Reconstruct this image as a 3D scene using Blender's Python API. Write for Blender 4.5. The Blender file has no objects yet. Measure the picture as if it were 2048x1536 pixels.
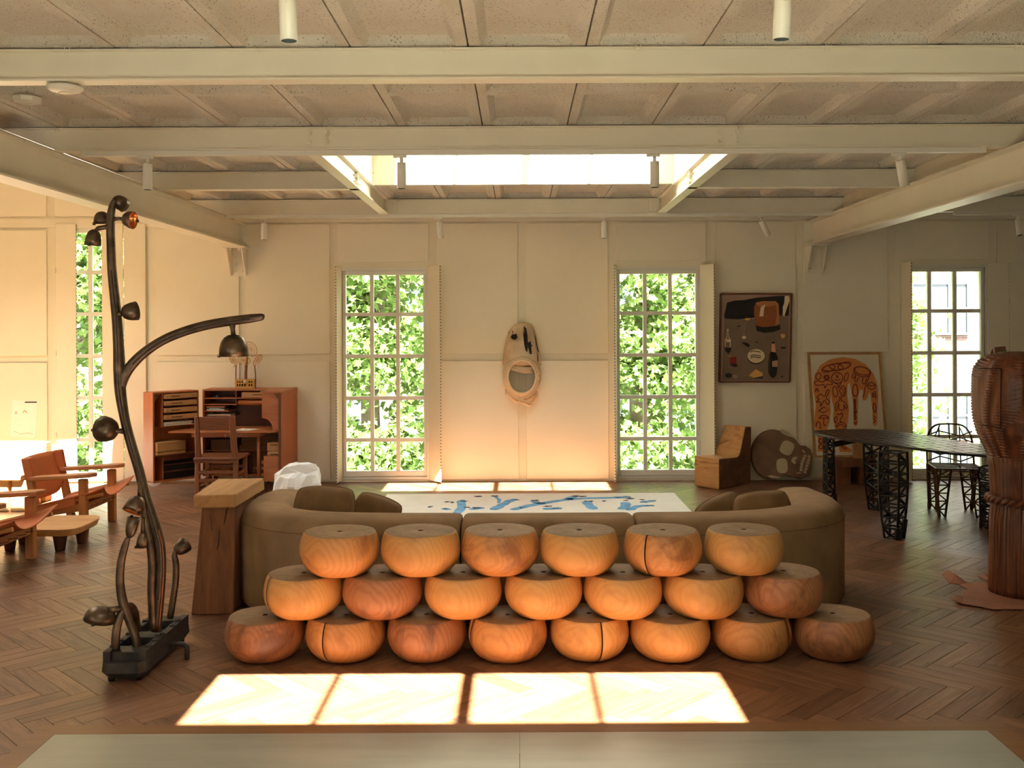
import bpy, bmesh, math, random
from math import sin, cos, pi, sqrt, radians
from mathutils import Vector, Matrix
import numpy as np

random.seed(7)
SC = bpy.context.scene
COL = SC.collection

# ---------------------------------------------------------------- camera
F, H, VX, VY, ROLL = 1980.0, 1.75, 1038.0, 657.0, 0.0045   # focal length in pixels of the 2048x1536 frame, eye height, vanishing point
cam_d = bpy.data.cameras.new('camera')
cam = bpy.data.objects.new('camera', cam_d); COL.objects.link(cam)
cam_d.sensor_width = 36.0; cam_d.lens = 36.0 * F / 2048.0
cam_d.shift_x = -(VX - 1024.0) / 2048.0
cam_d.shift_y = -(768.0 - VY) / 2048.0
cam_d.clip_end = 300.0; cam_d.clip_start = 0.05
cam.matrix_world = Matrix.Translation((0, 0, H)) @ Matrix.Rotation(ROLL, 4, 'Y') @ Matrix.Rotation(pi / 2, 4, 'X')
SC.camera = cam

# ---------------------------------------------------------------- world, sun, exposure
SUN_DY, SUN_DX = 0.593, -0.10          # travel of a ray per metre of fall
w = bpy.data.worlds.new('world'); SC.world = w; w.use_nodes = True
bg = w.node_tree.nodes['Background']
bg.inputs[0].default_value = (0.97, 0.98, 1.0, 1); bg.inputs[1].default_value = 6.6
sun_d = bpy.data.lights.new('sun', 'SUN'); sun_d.energy = 66.0; sun_d.angle = radians(0.6)
sun_d.color = (1.0, 0.95, 0.87)
sun = bpy.data.objects.new('sun', sun_d); COL.objects.link(sun)
sun.rotation_euler = Vector((SUN_DX, SUN_DY, -1.0)).to_track_quat('-Z', 'Y').to_euler()
sun.location = (0, -10, 20)
vs = SC.view_settings
vs.view_transform = 'Standard'; vs.look = 'None'; vs.gamma = 1.0; vs.use_curve_mapping = False
vs.exposure = 0.8
try:
    SC.cycles.max_bounces = 10; SC.cycles.diffuse_bounces = 6; SC.cycles.glossy_bounces = 4
    SC.cycles.transparent_max_bounces = 12; SC.cycles.transmission_bounces = 6
    SC.cycles.caustics_reflective = False; SC.cycles.caustics_refractive = False
    SC.cycles.sample_clamp_indirect = 10.0
    SC.cycles.use_denoising = True
except Exception:
    pass

# ---------------------------------------------------------------- photograph geometry: pixel + depth -> place in the room
def _un(px, py):
    dx, dy = px - VX, py - VY
    return dx - ROLL * dy, dy + ROLL * dx
def at(px, py, Y):
    x, y = _un(px, py); return Vector((x * Y / F, Y, H - y * Y / F))
def gp(px, py, z=0.0):
    x, y = _un(px, py); Y = F * (H - z) / y; return Vector((x * Y / F, Y, z))
def onplane(px, py, p0, n):
    x, y = _un(px, py); d = Vector((x / F, 1.0, -y / F)); o = Vector((0, 0, H))
    return o + d * ((Vector(p0) - o).dot(n) / d.dot(n))
def V(*a): return Vector(a)
def lin(r, g, b):
    f = lambda c: (c / 12.92 if c <= 0.04045 else ((c + 0.055) / 1.055) ** 2.4)
    return (f(r / 255.0), f(g / 255.0), f(b / 255.0), 1.0)

# ---------------------------------------------------------------- materials
class NT:
    def __init__(s, name):
        s.m = bpy.data.materials.new(name); s.m.use_nodes = True
        s.n = s.m.node_tree.nodes; s.l = s.m.node_tree.links
        s.b = s.n['Principled BSDF']; s.out = s.n['Material Output']
    def N(s, t, **k):
        x = s.n.new(t)
        for a, v in k.items(): setattr(x, a, v)
        return x
    def L(s, a, b): s.l.new(a, b)
    def coords(s, scale=(1, 1, 1), rand=True, uv=False):
        tc = s.N('ShaderNodeTexCoord'); src = tc.outputs['UV' if uv else 'Object']
        if rand:
            oi = s.N('ShaderNodeObjectInfo')
            mul = s.N('ShaderNodeVectorMath', operation='SCALE'); mul.inputs[0].default_value = (37.0, 91.0, 53.0)
            s.L(oi.outputs['Random'], mul.inputs['Scale'])
            add = s.N('ShaderNodeVectorMath', operation='ADD'); s.L(src, add.inputs[0]); s.L(mul.outputs[0], add.inputs[1]); src = add.outputs[0]
        mp = s.N('ShaderNodeMapping'); mp.inputs['Scale'].default_value = scale; s.L(src, mp.inputs[0])
        return mp.outputs[0]
    def noise(s, vec, scale, detail=4, rough=0.55, dist=0.0):
        x = s.N('ShaderNodeTexNoise'); x.inputs['Scale'].default_value = scale; x.inputs['Detail'].default_value = detail
        x.inputs['Roughness'].default_value = rough; x.inputs['Distortion'].default_value = dist; s.L(vec, x.inputs['Vector']); return x.outputs['Fac']
    def ramp(s, fac, stops):
        r = s.N('ShaderNodeValToRGB'); e = r.color_ramp.elements
        while len(e) < len(stops): e.new(0.5)
        for i, (p, c) in enumerate(stops): e[i].position = p; e[i].color = c if len(c) == 4 else (*c, 1)
        s.L(fac, r.inputs[0]); return r.outputs[0]
    def mix(s, fac, a, b, blend='MIX'):
        x = s.N('ShaderNodeMix', data_type='RGBA', blend_type=blend)
        for sock, v in ((x.inputs[0], fac), (x.inputs[6], a), (x.inputs[7], b)):
            if isinstance(v, (int, float)): sock.default_value = v
            elif isinstance(v, tuple): sock.default_value = v
            else: s.L(v, sock)
        return x.outputs[2]
    def bump(s, h, strength=0.2, dist=0.01):
        x = s.N('ShaderNodeBump'); x.inputs['Strength'].default_value = strength; x.inputs['Distance'].default_value = dist
        s.L(h, x.inputs['Height']); s.L(x.outputs[0], s.b.inputs['Normal'])
    def col(s, c):
        if isinstance(c, tuple): s.b.inputs['Base Color'].default_value = c
        else: s.L(c, s.b.inputs['Base Color'])
    def vary(s, c, amt=0.2):
        oi = s.N('ShaderNodeObjectInfo'); mr = s.N('ShaderNodeMapRange')
        mr.inputs['To Min'].default_value = 1 - amt; mr.inputs['To Max'].default_value = 1 + amt
        s.L(oi.outputs['Random'], mr.inputs[0])
        hs = s.N('ShaderNodeHueSaturation'); s.L(mr.outputs[0], hs.inputs['Value'])
        if isinstance(c, tuple): hs.inputs['Color'].default_value = c
        else: s.L(c, hs.inputs['Color'])
        return hs.outputs[0]
    def rough(s, r, metal=0.0, spec=None):
        s.b.inputs['Roughness'].default_value = r; s.b.inputs['Metallic'].default_value = metal
        if spec is not None: s.b.inputs['Specular IOR Level'].default_value = spec

def m_plain(name, c, rough=0.6, metal=0.0, nz=0.06, nscale=8.0, bump=0.0, bscale=60.0, spec=None):
    t = NT(name); v = t.coords(); f = t.noise(v, nscale, 3)
    d = tuple(x * (1 - nz) for x in c[:3]) + (1,); l = tuple(min(1, x * (1 + nz)) for x in c[:3]) + (1,)
    t.col(t.ramp(f, [(0.3, d), (0.7, l)])); t.rough(rough, metal, spec)
    if bump: t.bump(t.noise(v, bscale, 4), bump, 0.004)
    return t.m

def m_wood(name, dark, light, axis=2, scale=9.0, stretch=14.0, rough=0.5, bump=0.25, vary=0.12, dist=0.8, knots=0.0):
    t = NT(name); s = [1.0, 1.0, 1.0]; s[axis] = 1.0 / stretch
    v = t.coords(tuple(s)); f = t.noise(v, scale, 6, 0.6, dist)
    mid = tuple((a + b) / 2 for a, b in zip(dark, light))
    c = t.ramp(f, [(0.28, dark), (0.5, mid), (0.72, light)])
    fine = t.noise(v, scale * 9, 2, 0.5)
    c = t.mix(0.22, c, t.ramp(fine, [(0.35, dark), (0.65, light)]), 'MIX')
    if knots:
        k = t.noise(t.coords((1, 1, 1)), 7.0, 2); c = t.mix(t.ramp(k, [(0.70, (0, 0, 0, 1)), (0.78, (knots, knots, knots, 1))]), c, tuple(x * 0.3 for x in dark[:3]) + (1,))
    t.col(t.vary(c, vary)); t.rough(rough); t.bump(fine, bump, 0.003)
    return t.m

PAINT = lin(233, 226, 205)
M = {}
M['paint'] = m_plain('white_paint', PAINT, 0.55, nz=0.02, nscale=3)
M['panel'] = m_plain('white_panel', lin(237, 230, 209), 0.6, nz=0.02, nscale=2)
M['steel'] = m_plain('painted_steel', lin(230, 225, 208), 0.45, nz=0.03, nscale=3, bump=0.05, bscale=40)
M['trackw'] = m_plain('track_white', lin(226, 224, 214), 0.4, nz=0.01)
M['dark'] = m_plain('dark_gap', lin(24, 20, 18), 0.9)
t = NT('concrete_panel'); v = t.coords(); f1 = t.noise(v, 90, 3, 0.7); f2 = t.noise(v, 2.2, 3)
c = t.ramp(f2, [(0.3, lin(230, 223, 208)), (0.7, lin(242, 237, 225))])
vo = t.N('ShaderNodeTexVoronoi'); vo.inputs['Scale'].default_value = 48; t.L(v, vo.inputs['Vector'])
pn = t.noise(v, 5.0, 2)
mm = t.N('ShaderNodeMath', operation='MULTIPLY'); mm.inputs[1].default_value = 0.34
t.L(pn, mm.inputs[0])
lt = t.N('ShaderNodeMath', operation='LESS_THAN'); t.L(vo.outputs['Distance'], lt.inputs[0]); t.L(mm.outputs[0], lt.inputs[1])
c = t.mix(t.mix(0.6, (0, 0, 0, 1), lt.outputs[0]), c, lin(118, 100, 82)); t.col(c); t.rough(0.95); t.bump(f1, 1.0, 0.02)
M['concrete'] = t.m
# oak plank: every plank its own tone, grain along U
t = NT('oak_plank'); g = t.N('ShaderNodeNewGeometry'); oi = t.N('ShaderNodeObjectInfo')
ad = t.N('ShaderNodeMath', operation='ADD'); t.L(g.outputs['Random Per Island'], ad.inputs[0]); t.L(oi.outputs['Random'], ad.inputs[1])
fr = t.N('ShaderNodeMath', operation='FRACT'); t.L(ad.outputs[0], fr.inputs[0])
tc = t.N('ShaderNodeTexCoord'); mu = t.N('ShaderNodeVectorMath', operation='SCALE'); mu.inputs[0].default_value = (71, 43, 0); t.L(fr.outputs[0], mu.inputs['Scale'])
av = t.N('ShaderNodeVectorMath', operation='ADD'); t.L(tc.outputs['UV'], av.inputs[0]); t.L(mu.outputs[0], av.inputs[1])
mp = t.N('ShaderNodeMapping'); mp.inputs['Scale'].default_value = (0.09, 1, 1); t.L(av.outputs[0], mp.inputs[0])
f = t.noise(mp.outputs[0], 34, 6, 0.6, 1.0); f3 = t.noise(mp.outputs[0], 160, 2)
base = t.ramp(fr.outputs[0], [(0.0, lin(100, 67, 47)), (0.35, lin(119, 82, 58)), (0.7, lin(134, 94, 66)), (1.0, lin(108, 73, 52))])
grain = t.ramp(f, [(0.3, (0.62, 0.60, 0.58, 1)), (0.55, (1, 1, 1, 1)), (0.75, (1.18, 1.15, 1.10, 1))])
c = t.mix(1.0, base, grain, 'MULTIPLY'); t.col(c); t.rough(0.36, spec=0.5)
rr = t.ramp(f, [(0.3, (0.44,) * 3), (0.7, (0.32,) * 3)]); t.L(rr, t.b.inputs['Roughness']); t.bump(f3, 0.12, 0.002)
M['plank'] = t.m
M['border'] = m_wood('border_oak', lin(104, 70, 42), lin(140, 98, 60), 0, 14, 16, 0.4, 0.1)
t = NT('brushed_plate'); v = t.coords((0.25, 3, 1), rand=False); f = t.noise(v, 6, 6, 0.6); f2 = t.noise(t.coords((1, 1, 1), rand=False), 1.4, 3)
c = t.mix(0.5, t.ramp(f, [(0.3, lin(142, 140, 126)), (0.7, lin(164, 161, 146))]), t.ramp(f2, [(0.35, lin(138, 138, 124)), (0.65, lin(170, 165, 148))]))
t.col(c); t.rough(0.36, 0.15); M['plate'] = t.m
# stools: honey coloured maple, oval growth rings, brown heartwood patches
def m_stool(name, a, b, dk, amt):
    t = NT(name); v = t.coords((1, 1, 0.55)); wv = t.N('ShaderNodeTexWave', wave_type='RINGS', rings_direction='SPHERICAL')
    wv.inputs['Scale'].default_value = 17.0; wv.inputs['Distortion'].default_value = 14.0; wv.inputs['Detail'].default_value = 3; wv.inputs['Detail Scale'].default_value = 0.35
    t.L(v, wv.inputs['Vector'])
    c = t.ramp(wv.outputs['Fac'], [(0.15, a), (0.6, b)])
    pf = t.noise(t.coords((1, 1, 0.8)), 4.2, 4, 0.6, 1.2)
    c = t.mix(t.ramp(pf, [(0.50, (0, 0, 0, 1)), (0.66, (amt, amt, amt, 1))]), c, dk)
    kn = t.noise(t.coords((1, 1, 1)), 15.0, 2); c = t.mix(t.ramp(kn, [(0.74, (0, 0, 0, 1)), (0.80, (0.8, 0.8, 0.8, 1))]), c, lin(84, 44, 22))
    t.col(t.vary(c, 0.12)); t.rough(0.5, spec=0.4); t.bump(wv.outputs['Fac'], 0.06, 0.003); return t.m
M['stool0'] = m_stool('maple_honey', lin(190, 139, 81), lin(197, 147, 88), lin(152, 100, 58), 0.5)
M['stool1'] = m_stool('maple_amber', lin(174, 120, 70), lin(183, 129, 77), lin(126, 78, 48), 0.75)
M['stool2'] = m_stool('maple_brown_and_shaded', lin(144, 94, 61), lin(155, 104, 69), lin(96, 60, 42), 0.85)
M['stooltop'] = m_wood('maple_end_grain', lin(112, 84, 58), lin(156, 122, 86), 2, 10, 1.0, 0.75, 0.3, 0.1, 1.6)
M['stooldark'] = m_plain('wood_crack', lin(48, 26, 14), 0.9)
M['suede'] = m_plain('olive_suede', lin(146, 120, 94), 0.95, nz=0.18, nscale=5, bump=0.12, bscale=160, spec=0.15)
M['suede2'] = m_plain('olive_suede_pillow', lin(124, 100, 76), 0.95, nz=0.16, nscale=6, bump=0.12, bscale=160, spec=0.15)
t = NT('bronze_cast'); v = t.coords(); f = t.noise(v, 14, 5); f2 = t.noise(v, 60, 3)
t.col(t.ramp(f, [(0.3, lin(66, 54, 46)), (0.7, lin(112, 94, 78))])); t.rough(0.38, 0.75); t.bump(f2, 0.15, 0.004); M['bronze'] = t.m
t = NT('bronze_black'); v = t.coords(); f = t.noise(v, 9, 5); f2 = t.noise(v, 30, 5)
t.col(t.ramp(f, [(0.3, lin(34, 32, 31)), (0.7, lin(70, 65, 60))])); t.rough(0.55, 0.5); t.bump(f2, 0.5, 0.01); M['bronzeblk'] = t.m
M['copperdk'] = m_plain('worn_copper', lin(140, 82, 50), 0.4, 0.8, 0.2, 12)
M['copper'] = m_plain('polished_copper', lin(208, 126, 70), 0.28, 0.95, 0.15, 12)
M['iron'] = m_plain('black_iron', lin(34, 32, 31), 0.42, 0.35, 0.2, 14, bump=0.2, bscale=50)
M['tabletop'] = m_plain('black_patchwork_metal', lin(24, 23, 24), 0.3, 0.4, 0.4, 9, bump=0.35, bscale=26)
M['goldiron'] = m_plain('brown_iron', lin(96, 70, 44), 0.4, 0.5, 0.2, 14)
M['oldwood'] = m_wood('weathered_brown_timber', lin(88, 50, 32), lin(142, 92, 60), 2, 10, 10, 0.8, 0.6, 0.05, 1.0, 0.6)
M['slabwood'] = m_wood('pale_sawn_timber', lin(150, 106, 64), lin(196, 152, 102), 1, 12, 8, 0.75, 0.5, 0.05)
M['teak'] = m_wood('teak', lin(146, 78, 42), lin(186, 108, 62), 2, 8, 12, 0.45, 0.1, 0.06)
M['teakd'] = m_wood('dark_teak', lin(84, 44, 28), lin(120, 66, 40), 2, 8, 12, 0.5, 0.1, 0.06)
M['teakh'] = m_wood('teak_board', lin(146, 82, 46), lin(190, 116, 68), 0, 8, 12, 0.42, 0.1, 0.06)
M['chairwood'] = m_wood('brown_chair_wood', lin(100, 56, 34), lin(140, 82, 50), 2, 10, 12, 0.5, 0.15, 0.06)
M['chairslat'] = m_wood('brown_chair_board', lin(88, 48, 30), lin(138, 80, 48), 0, 11, 7, 0.5, 0.15, 0.06, 2.0)
M['card'] = m_plain('kraft_card', lin(186, 140, 92), 0.75, nz=0.05)
M['carddk'] = m_plain('dark_card', lin(118, 84, 58), 0.8, nz=0.05)
M['oak'] = m_wood('oiled_oak', lin(166, 104, 58), lin(206, 144, 90), 0, 10, 12, 0.5, 0.1, 0.05)
M['oakv'] = m_wood('oiled_oak_upright', lin(156, 94, 50), lin(196, 132, 80), 2, 10, 12, 0.5, 0.1, 0.05)
M['saddle'] = m_plain('saddle_leather', lin(186, 104, 60), 0.5, nz=0.12, nscale=6, bump=0.06, bscale=120)
M['saddledk'] = m_plain('saddle_leather_strap', lin(120, 62, 38), 0.6, nz=0.1)
M['pine'] = m_wood('pale_pine_timber', lin(206, 166, 112), lin(234, 202, 152), 0, 9, 8, 0.7, 0.3, 0.05)
M['lowtable'] = m_wood('pale_low_table_wood', lin(170, 122, 76), lin(206, 160, 108), 0, 9, 6, 0.6, 0.3, 0.04)
M['carvedbase'] = m_wood('dark_carved_wood', lin(74, 46, 32), lin(112, 72, 50), 2, 9, 5, 0.7, 0.4, 0.04)
M['paper'] = m_plain('white_paper', lin(240, 236, 228), 0.8, nz=0.02)
M['bag'] = m_plain('white_crumpled_cloth', lin(238, 240, 240), 0.85, nz=0.02, bump=0.2, bscale=14)
M['rug'] = m_plain('white_rug', lin(226, 220, 208), 0.95, nz=0.05, nscale=3, bump=0.2, bscale=150)
M['blue'] = m_plain('blue_brush_paint', lin(104, 160, 200), 0.9, nz=0.25, nscale=9)
M['navy'] = m_plain('navy_brush_paint', lin(34, 52, 82), 0.9, nz=0.3, nscale=14)
M['black'] = m_plain('matt_black', lin(26, 24, 26), 0.8, nz=0.1)
M['ink'] = m_plain('maroon_ink', lin(132, 48, 44), 0.8, nz=0.05)
M['rope'] = m_wood('twisted_wood_rope', lin(74, 38, 24), lin(120, 66, 40), 0, 10, 4, 0.45, 0.2, 0.02)
t = NT('carved_brown_wood'); v = t.coords((1, 1, 0.12)); f = t.noise(v, 24, 5, 0.6, 0.6)
t.col(t.ramp(f, [(0.3, lin(66, 34, 22)), (0.5, lin(104, 56, 34)), (0.72, lin(138, 78, 48))])); t.rough(0.36, spec=0.5); t.bump(f, 0.3, 0.004); M['carved'] = t.m
M['hide'] = m_plain('pink_brown_hide', lin(150, 98, 78), 0.6, nz=0.22, nscale=4, bump=0.1)
t = NT('spalted_wood'); v = t.coords((1, 1, 3.2)); f = t.noise(v, 3.2, 7, 0.62, 0.9)
t.col(t.ramp(f, [(0.30, lin(96, 60, 36)), (0.37, lin(186, 134, 80)), (0.55, lin(206, 156, 98)), (0.64, lin(150, 98, 56)), (0.68, lin(212, 166, 110))])); t.rough(0.6); t.bump(f, 0.3, 0.01); M['spalt'] = t.m
t = NT('cracked_end_grain'); v = t.coords(); vo = t.N('ShaderNodeTexVoronoi', feature='DISTANCE_TO_EDGE'); vo.inputs['Scale'].default_value = 5
dv = t.N('ShaderNodeVectorMath', operation='ADD'); nn = t.N('ShaderNodeTexNoise'); nn.inputs['Scale'].default_value = 6; t.L(v, nn.inputs['Vector']); t.L(v, dv.inputs[0]); t.L(nn.outputs['Color'], dv.inputs[1]); t.L(dv.outputs[0], vo.inputs['Vector'])
c0 = t.ramp(t.noise(v, 5, 5), [(0.3, lin(92, 64, 50)), (0.7, lin(134, 96, 74))])
t.col(t.mix(t.ramp(vo.outputs['Distance'], [(0.0, (0.6,) * 3), (0.035, (0,) * 3)]), c0, lin(52, 36, 28))); t.rough(0.75); t.bump(t.noise(v, 30, 4), 0.3, 0.006); M['endgrain'] = t.m
M['skull'] = m_plain('grey_brown_carved_board', lin(122, 92, 72), 0.75, nz=0.25, nscale=5, bump=0.3, bscale=24)
M['bone'] = m_plain('bone_inlay', lin(196, 178, 146), 0.7, nz=0.06)
t = NT('weathered_shell'); v = t.coords(); f = t.noise(v, 5, 5)
c = t.ramp(f, [(0.3, lin(182, 156, 124)), (0.7, lin(220, 200, 170))]); k = t.noise(v, 11, 4, 0.6)
c = t.mix(t.ramp(k, [(0.66, (0, 0, 0, 1)), (0.69, (0.9, 0.9, 0.9, 1))]), c, lin(38, 32, 32)); t.col(c); t.rough(0.8); t.bump(t.noise(v, 40, 4), 0.4, 0.006); M['shell'] = t.m
M['shellrim'] = m_plain('pale_shell_rim', lin(222, 196, 158), 0.7, nz=0.12, nscale=10, bump=0.3, bscale=40)
M['rattan'] = m_plain('gold_rattan', lin(206, 158, 84), 0.6, nz=0.1)
M['twig'] = m_plain('brown_twig', lin(132, 76, 50), 0.7, nz=0.2)
# glass: a pane that lets light through and mirrors a little
t = NT('window_glass'); t.n.remove(t.b); tr = t.N('ShaderNodeBsdfTransparent'); tr.inputs[0].default_value = (0.97, 0.985, 0.97, 1)
gl = t.N('ShaderNodeBsdfGlossy'); gl.inputs['Roughness'].default_value = 0.02; fz = t.N('ShaderNodeFresnel'); fz.inputs['IOR'].default_value = 1.3
mx = t.N('ShaderNodeMixShader'); t.L(fz.outputs[0], mx.inputs[0]); t.L(tr.outputs[0], mx.inputs[1]); t.L(gl.outputs[0], mx.inputs[2]); t.L(mx.outputs[0], t.out.inputs[0]); M['glass'] = t.m
t = NT('picture_glass'); t.n.remove(t.b); tr = t.N('ShaderNodeBsdfTransparent'); gl = t.N('ShaderNodeBsdfGlossy'); gl.inputs['Roughness'].default_value = 0.02; fz = t.N('ShaderNodeFresnel'); fz.inputs['IOR'].default_value = 1.12
mx = t.N('ShaderNodeMixShader'); t.L(fz.outputs[0], mx.inputs[0]); t.L(tr.outputs[0], mx.inputs[1]); t.L(gl.outputs[0], mx.inputs[2]); t.L(mx.outputs[0], t.out.inputs[0]); M['picglass'] = t.m
# outdoors
t = NT('maple_leaf'); g = t.N('ShaderNodeNewGeometry')
c = t.ramp(g.outputs['Random Per Island'], [(0.0, lin(86, 112, 56)), (0.5, lin(112, 138, 72)), (1.0, lin(140, 160, 96))])
t.n.remove(t.b); df = t.N('ShaderNodeBsdfDiffuse'); tl = t.N('ShaderNodeBsdfTranslucent'); t.L(c, df.inputs[0]); t.L(c, tl.inputs[0])
mx = t.N('ShaderNodeMixShader'); mx.inputs[0].default_value = 0.35; t.L(df.outputs[0], mx.inputs[1]); t.L(tl.outputs[0], mx.inputs[2]); t.L(mx.outputs[0], t.out.inputs[0]); M['leaf'] = t.m
M['bark'] = m_plain('tree_bark', lin(112, 98, 80), 0.9, nz=0.3, nscale=7, bump=0.5, bscale=20)
t = NT('pale_brick'); v = t.coords((1, 1, 1), rand=False)
sx = t.N('ShaderNodeSeparateXYZ'); t.L(v, sx.inputs[0]); cx = t.N('ShaderNodeCombineXYZ'); t.L(sx.outputs[0], cx.inputs[0]); t.L(sx.outputs[2], cx.inputs[1])
br = t.N('ShaderNodeTexBrick'); br.inputs['Color1'].default_value = lin(70, 51, 45); br.inputs['Color2'].default_value = lin(80, 60, 53); br.inputs['Mortar'].default_value = lin(86, 79, 73)
br.inputs['Scale'].default_value = 1.0; br.inputs['Brick Width'].default_value = 0.23; br.inputs['Row Height'].default_value = 0.075; br.inputs['Mortar Size'].default_value = 0.012
t.L(cx.outputs[0], br.inputs['Vector']); t.col(br.outputs[0]); t.rough(0.9); M['brick'] = t.m
M['farframe'] = m_plain('grey_green_frame', lin(74, 84, 80), 0.6)
M['farpane'] = m_plain('far_window_pane', lin(54, 62, 66), 0.15, nz=0.2, nscale=1.5)
M['asphalt'] = m_plain('pale_paving', lin(150, 144, 134), 0.9)

# ---------------------------------------------------------------- mesh building
class MB:
    def __init__(s): s.v = []; s.f = []; s.mi = []; s.sm = []
    def face(s, idx, mi=0, sm=False): s.f.append(tuple(idx)); s.mi.append(mi); s.sm.append(sm)
    def quadpts(s, pts, mi=0):
        b = len(s.v); s.v += [Vector(p) for p in pts]; s.face(range(b, b + len(pts)), mi); return s
    def box(s, c, d, rot=None, mi=0):
        c = Vector(c); h = Vector(d) / 2; b = len(s.v)
        for i in (-1, 1):
            for j in (-1, 1):
                for k in (-1, 1):
                    p = Vector((i * h.x, j * h.y, k * h.z)); s.v.append(c + (rot @ p if rot else p))
        for q in ((0, 1, 3, 2), (4, 6, 7, 5), (0, 4, 5, 1), (2, 3, 7, 6), (0, 2, 6, 4), (1, 5, 7, 3)): s.face([b + x for x in q], mi)
        return s
    def bx(s, x0, x1, y0, y1, z0, z1, mi=0):
        return s.box(((x0 + x1) / 2, (y0 + y1) / 2, (z0 + z1) / 2), (abs(x1 - x0), abs(y1 - y0), abs(z1 - z0)), None, mi)
    def hexa(s, low, top, mi=0):           # two quads, same winding (counter-clockwise seen from above)
        b = len(s.v); n = len(low); s.v += [Vector(p) for p in low] + [Vector(p) for p in top]
        s.face([b + i for i in reversed(range(n))], mi); s.face([b + n + i for i in range(n)], mi)
        for i in range(n): j = (i + 1) % n; s.face((b + i, b + j, b + n + j, b + n + i), mi)
        return s
    def prism(s, pts, off, mi=0):          # planar polygon pushed along off
        off = Vector(off); return s.hexa(pts, [Vector(p) + off for p in pts], mi)
    def bar(s, a, b_, w=0.01, h=None, mi=0, up=Vector((0, 0, 1))):
        a, b_ = Vector(a), Vector(b_); d = (b_ - a); L = d.length
        if L < 1e-6: return s
        z = d / L; x = z.cross(up); x = x.normalized() if x.length > 1e-4 else Vector((1, 0, 0)); y = z.cross(x)
        R = Matrix((x, y, z)).transposed(); return s.box((a + b_) / 2, (w, h or w, L), R, mi)
    def tube(s, pts, r, n=8, cap=True, mi=0, smooth=True, sub=0):
        pts = [Vector(p) for p in pts]; rs = list(r) if isinstance(r, (list, tuple)) else [r] * len(pts)
        if sub: pts, rs = spline(pts, rs, sub)
        b = len(s.v); t0 = (pts[1] - pts[0]).normalized(); x = t0.cross(Vector((0.13, 0.91, 0.2))).normalized()
        for i, p in enumerate(pts):
            tg = (pts[min(i + 1, len(pts) - 1)] - pts[max(i - 1, 0)]).normalized()
            x = (x - tg * x.dot(tg)).normalized(); y = tg.cross(x)
            for k in range(n): a = 2 * pi * k / n; s.v.append(p + (x * cos(a) + y * sin(a)) * rs[i])
        for i in range(len(pts) - 1):
            for k in range(n):
                k2 = (k + 1) % n; s.face((b + i * n + k, b + i * n + k2, b + (i + 1) * n + k2, b + (i + 1) * n + k), mi, smooth)
        if cap:
            s.face([b + k for k in reversed(range(n))], mi); e = b + (len(pts) - 1) * n; s.face([e + k for k in range(n)], mi)
        return s
    def lathe(s, prof, n=24, T=None, mi=0, smooth=True, mis=None, rad=None):
        T = T or Matrix.Identity(4); b = len(s.v)
        for i, (r, z) in enumerate(prof):
            for k in range(n):
                a = 2 * pi * k / n; q = r * (rad(a, z) if rad else 1.0); s.v.append(T @ Vector((q * cos(a), q * sin(a), z)))
        for i in range(len(prof) - 1):
            for k in range(n):
                k2 = (k + 1) % n; s.face((b + i * n + k, b + i * n + k2, b + (i + 1) * n + k2, b + (i + 1) * n + k), mis[i] if mis else mi, smooth)
        for i, rev in ((0, True), (len(prof) - 1, False)):
            if prof[i][0] > 1e-5:
                ii = [b + i * n + k for k in range(n)]; s.face(ii[::-1] if rev else ii, (mis[0] if rev else mis[-1]) if mis else mi)
        return s
    def grid(s, P, mi=0, smooth=True, closeu=False):
        b = len(s.v); nu, nv = len(P), len(P[0])
        for row in P: s.v += [Vector(p) for p in row]
        for i in range(nu if closeu else nu - 1):
            for j in range(nv - 1):
                i2 = (i + 1) % nu; s.face((b + i * nv + j, b + i2 * nv + j, b + i2 * nv + j + 1, b + i * nv + j + 1), mi, smooth)
        return s
    def build(s, name, mats, parent=None, local=False, bevel=0.0, seg=1, solid=0.0, subsurf=0):
        me = bpy.data.meshes.new(name)
        vv = s.v
        if parent is not None and not local:
            r = parent
            while r.parent: r = r.parent
            inv = (Matrix.Translation(r.location) @ r.rotation_euler.to_matrix().to_4x4()).inverted(); vv = [inv @ Vector(p) for p in vv]
        me.from_pydata([tuple(p) for p in vv], [], s.f)
        for m_ in (mats if isinstance(mats, (list, tuple)) else [mats]): me.materials.append(M[m_] if isinstance(m_, str) else m_)
        me.polygons.foreach_set('material_index', s.mi); me.polygons.foreach_set('use_smooth', s.sm); me.update()
        o = bpy.data.objects.new(name, me); COL.objects.link(o)
        if parent is not None: o.parent = parent
        if solid: md = o.modifiers.new('solid', 'SOLIDIFY'); md.thickness = solid; md.offset = 0
        if bevel: md = o.modifiers.new('bevel', 'BEVEL'); md.width = bevel; md.segments = seg; md.limit_method = 'ANGLE'; md.angle_limit = radians(40)
        if subsurf: md = o.modifiers.new('sub', 'SUBSURF'); md.levels = md.render_levels = subsurf
        return o
def spline(pts, rs, k):
    P, R = [], []
    n = len(pts)
    for i in range(n - 1):
        p0, p1, p2, p3 = pts[max(i - 1, 0)], pts[i], pts[i + 1], pts[min(i + 2, n - 1)]
        for j in range(k):
            u = j / k; P.append(0.5 * ((2 * p1) + (p2 - p0) * u + (2 * p0 - 5 * p1 + 4 * p2 - p3) * u * u + (3 * p1 - p0 - 3 * p2 + p3) * u ** 3)); R.append(rs[i] * (1 - u) + rs[i + 1] * u)
    P.append(pts[-1]); R.append(rs[-1]); return P, R
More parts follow.
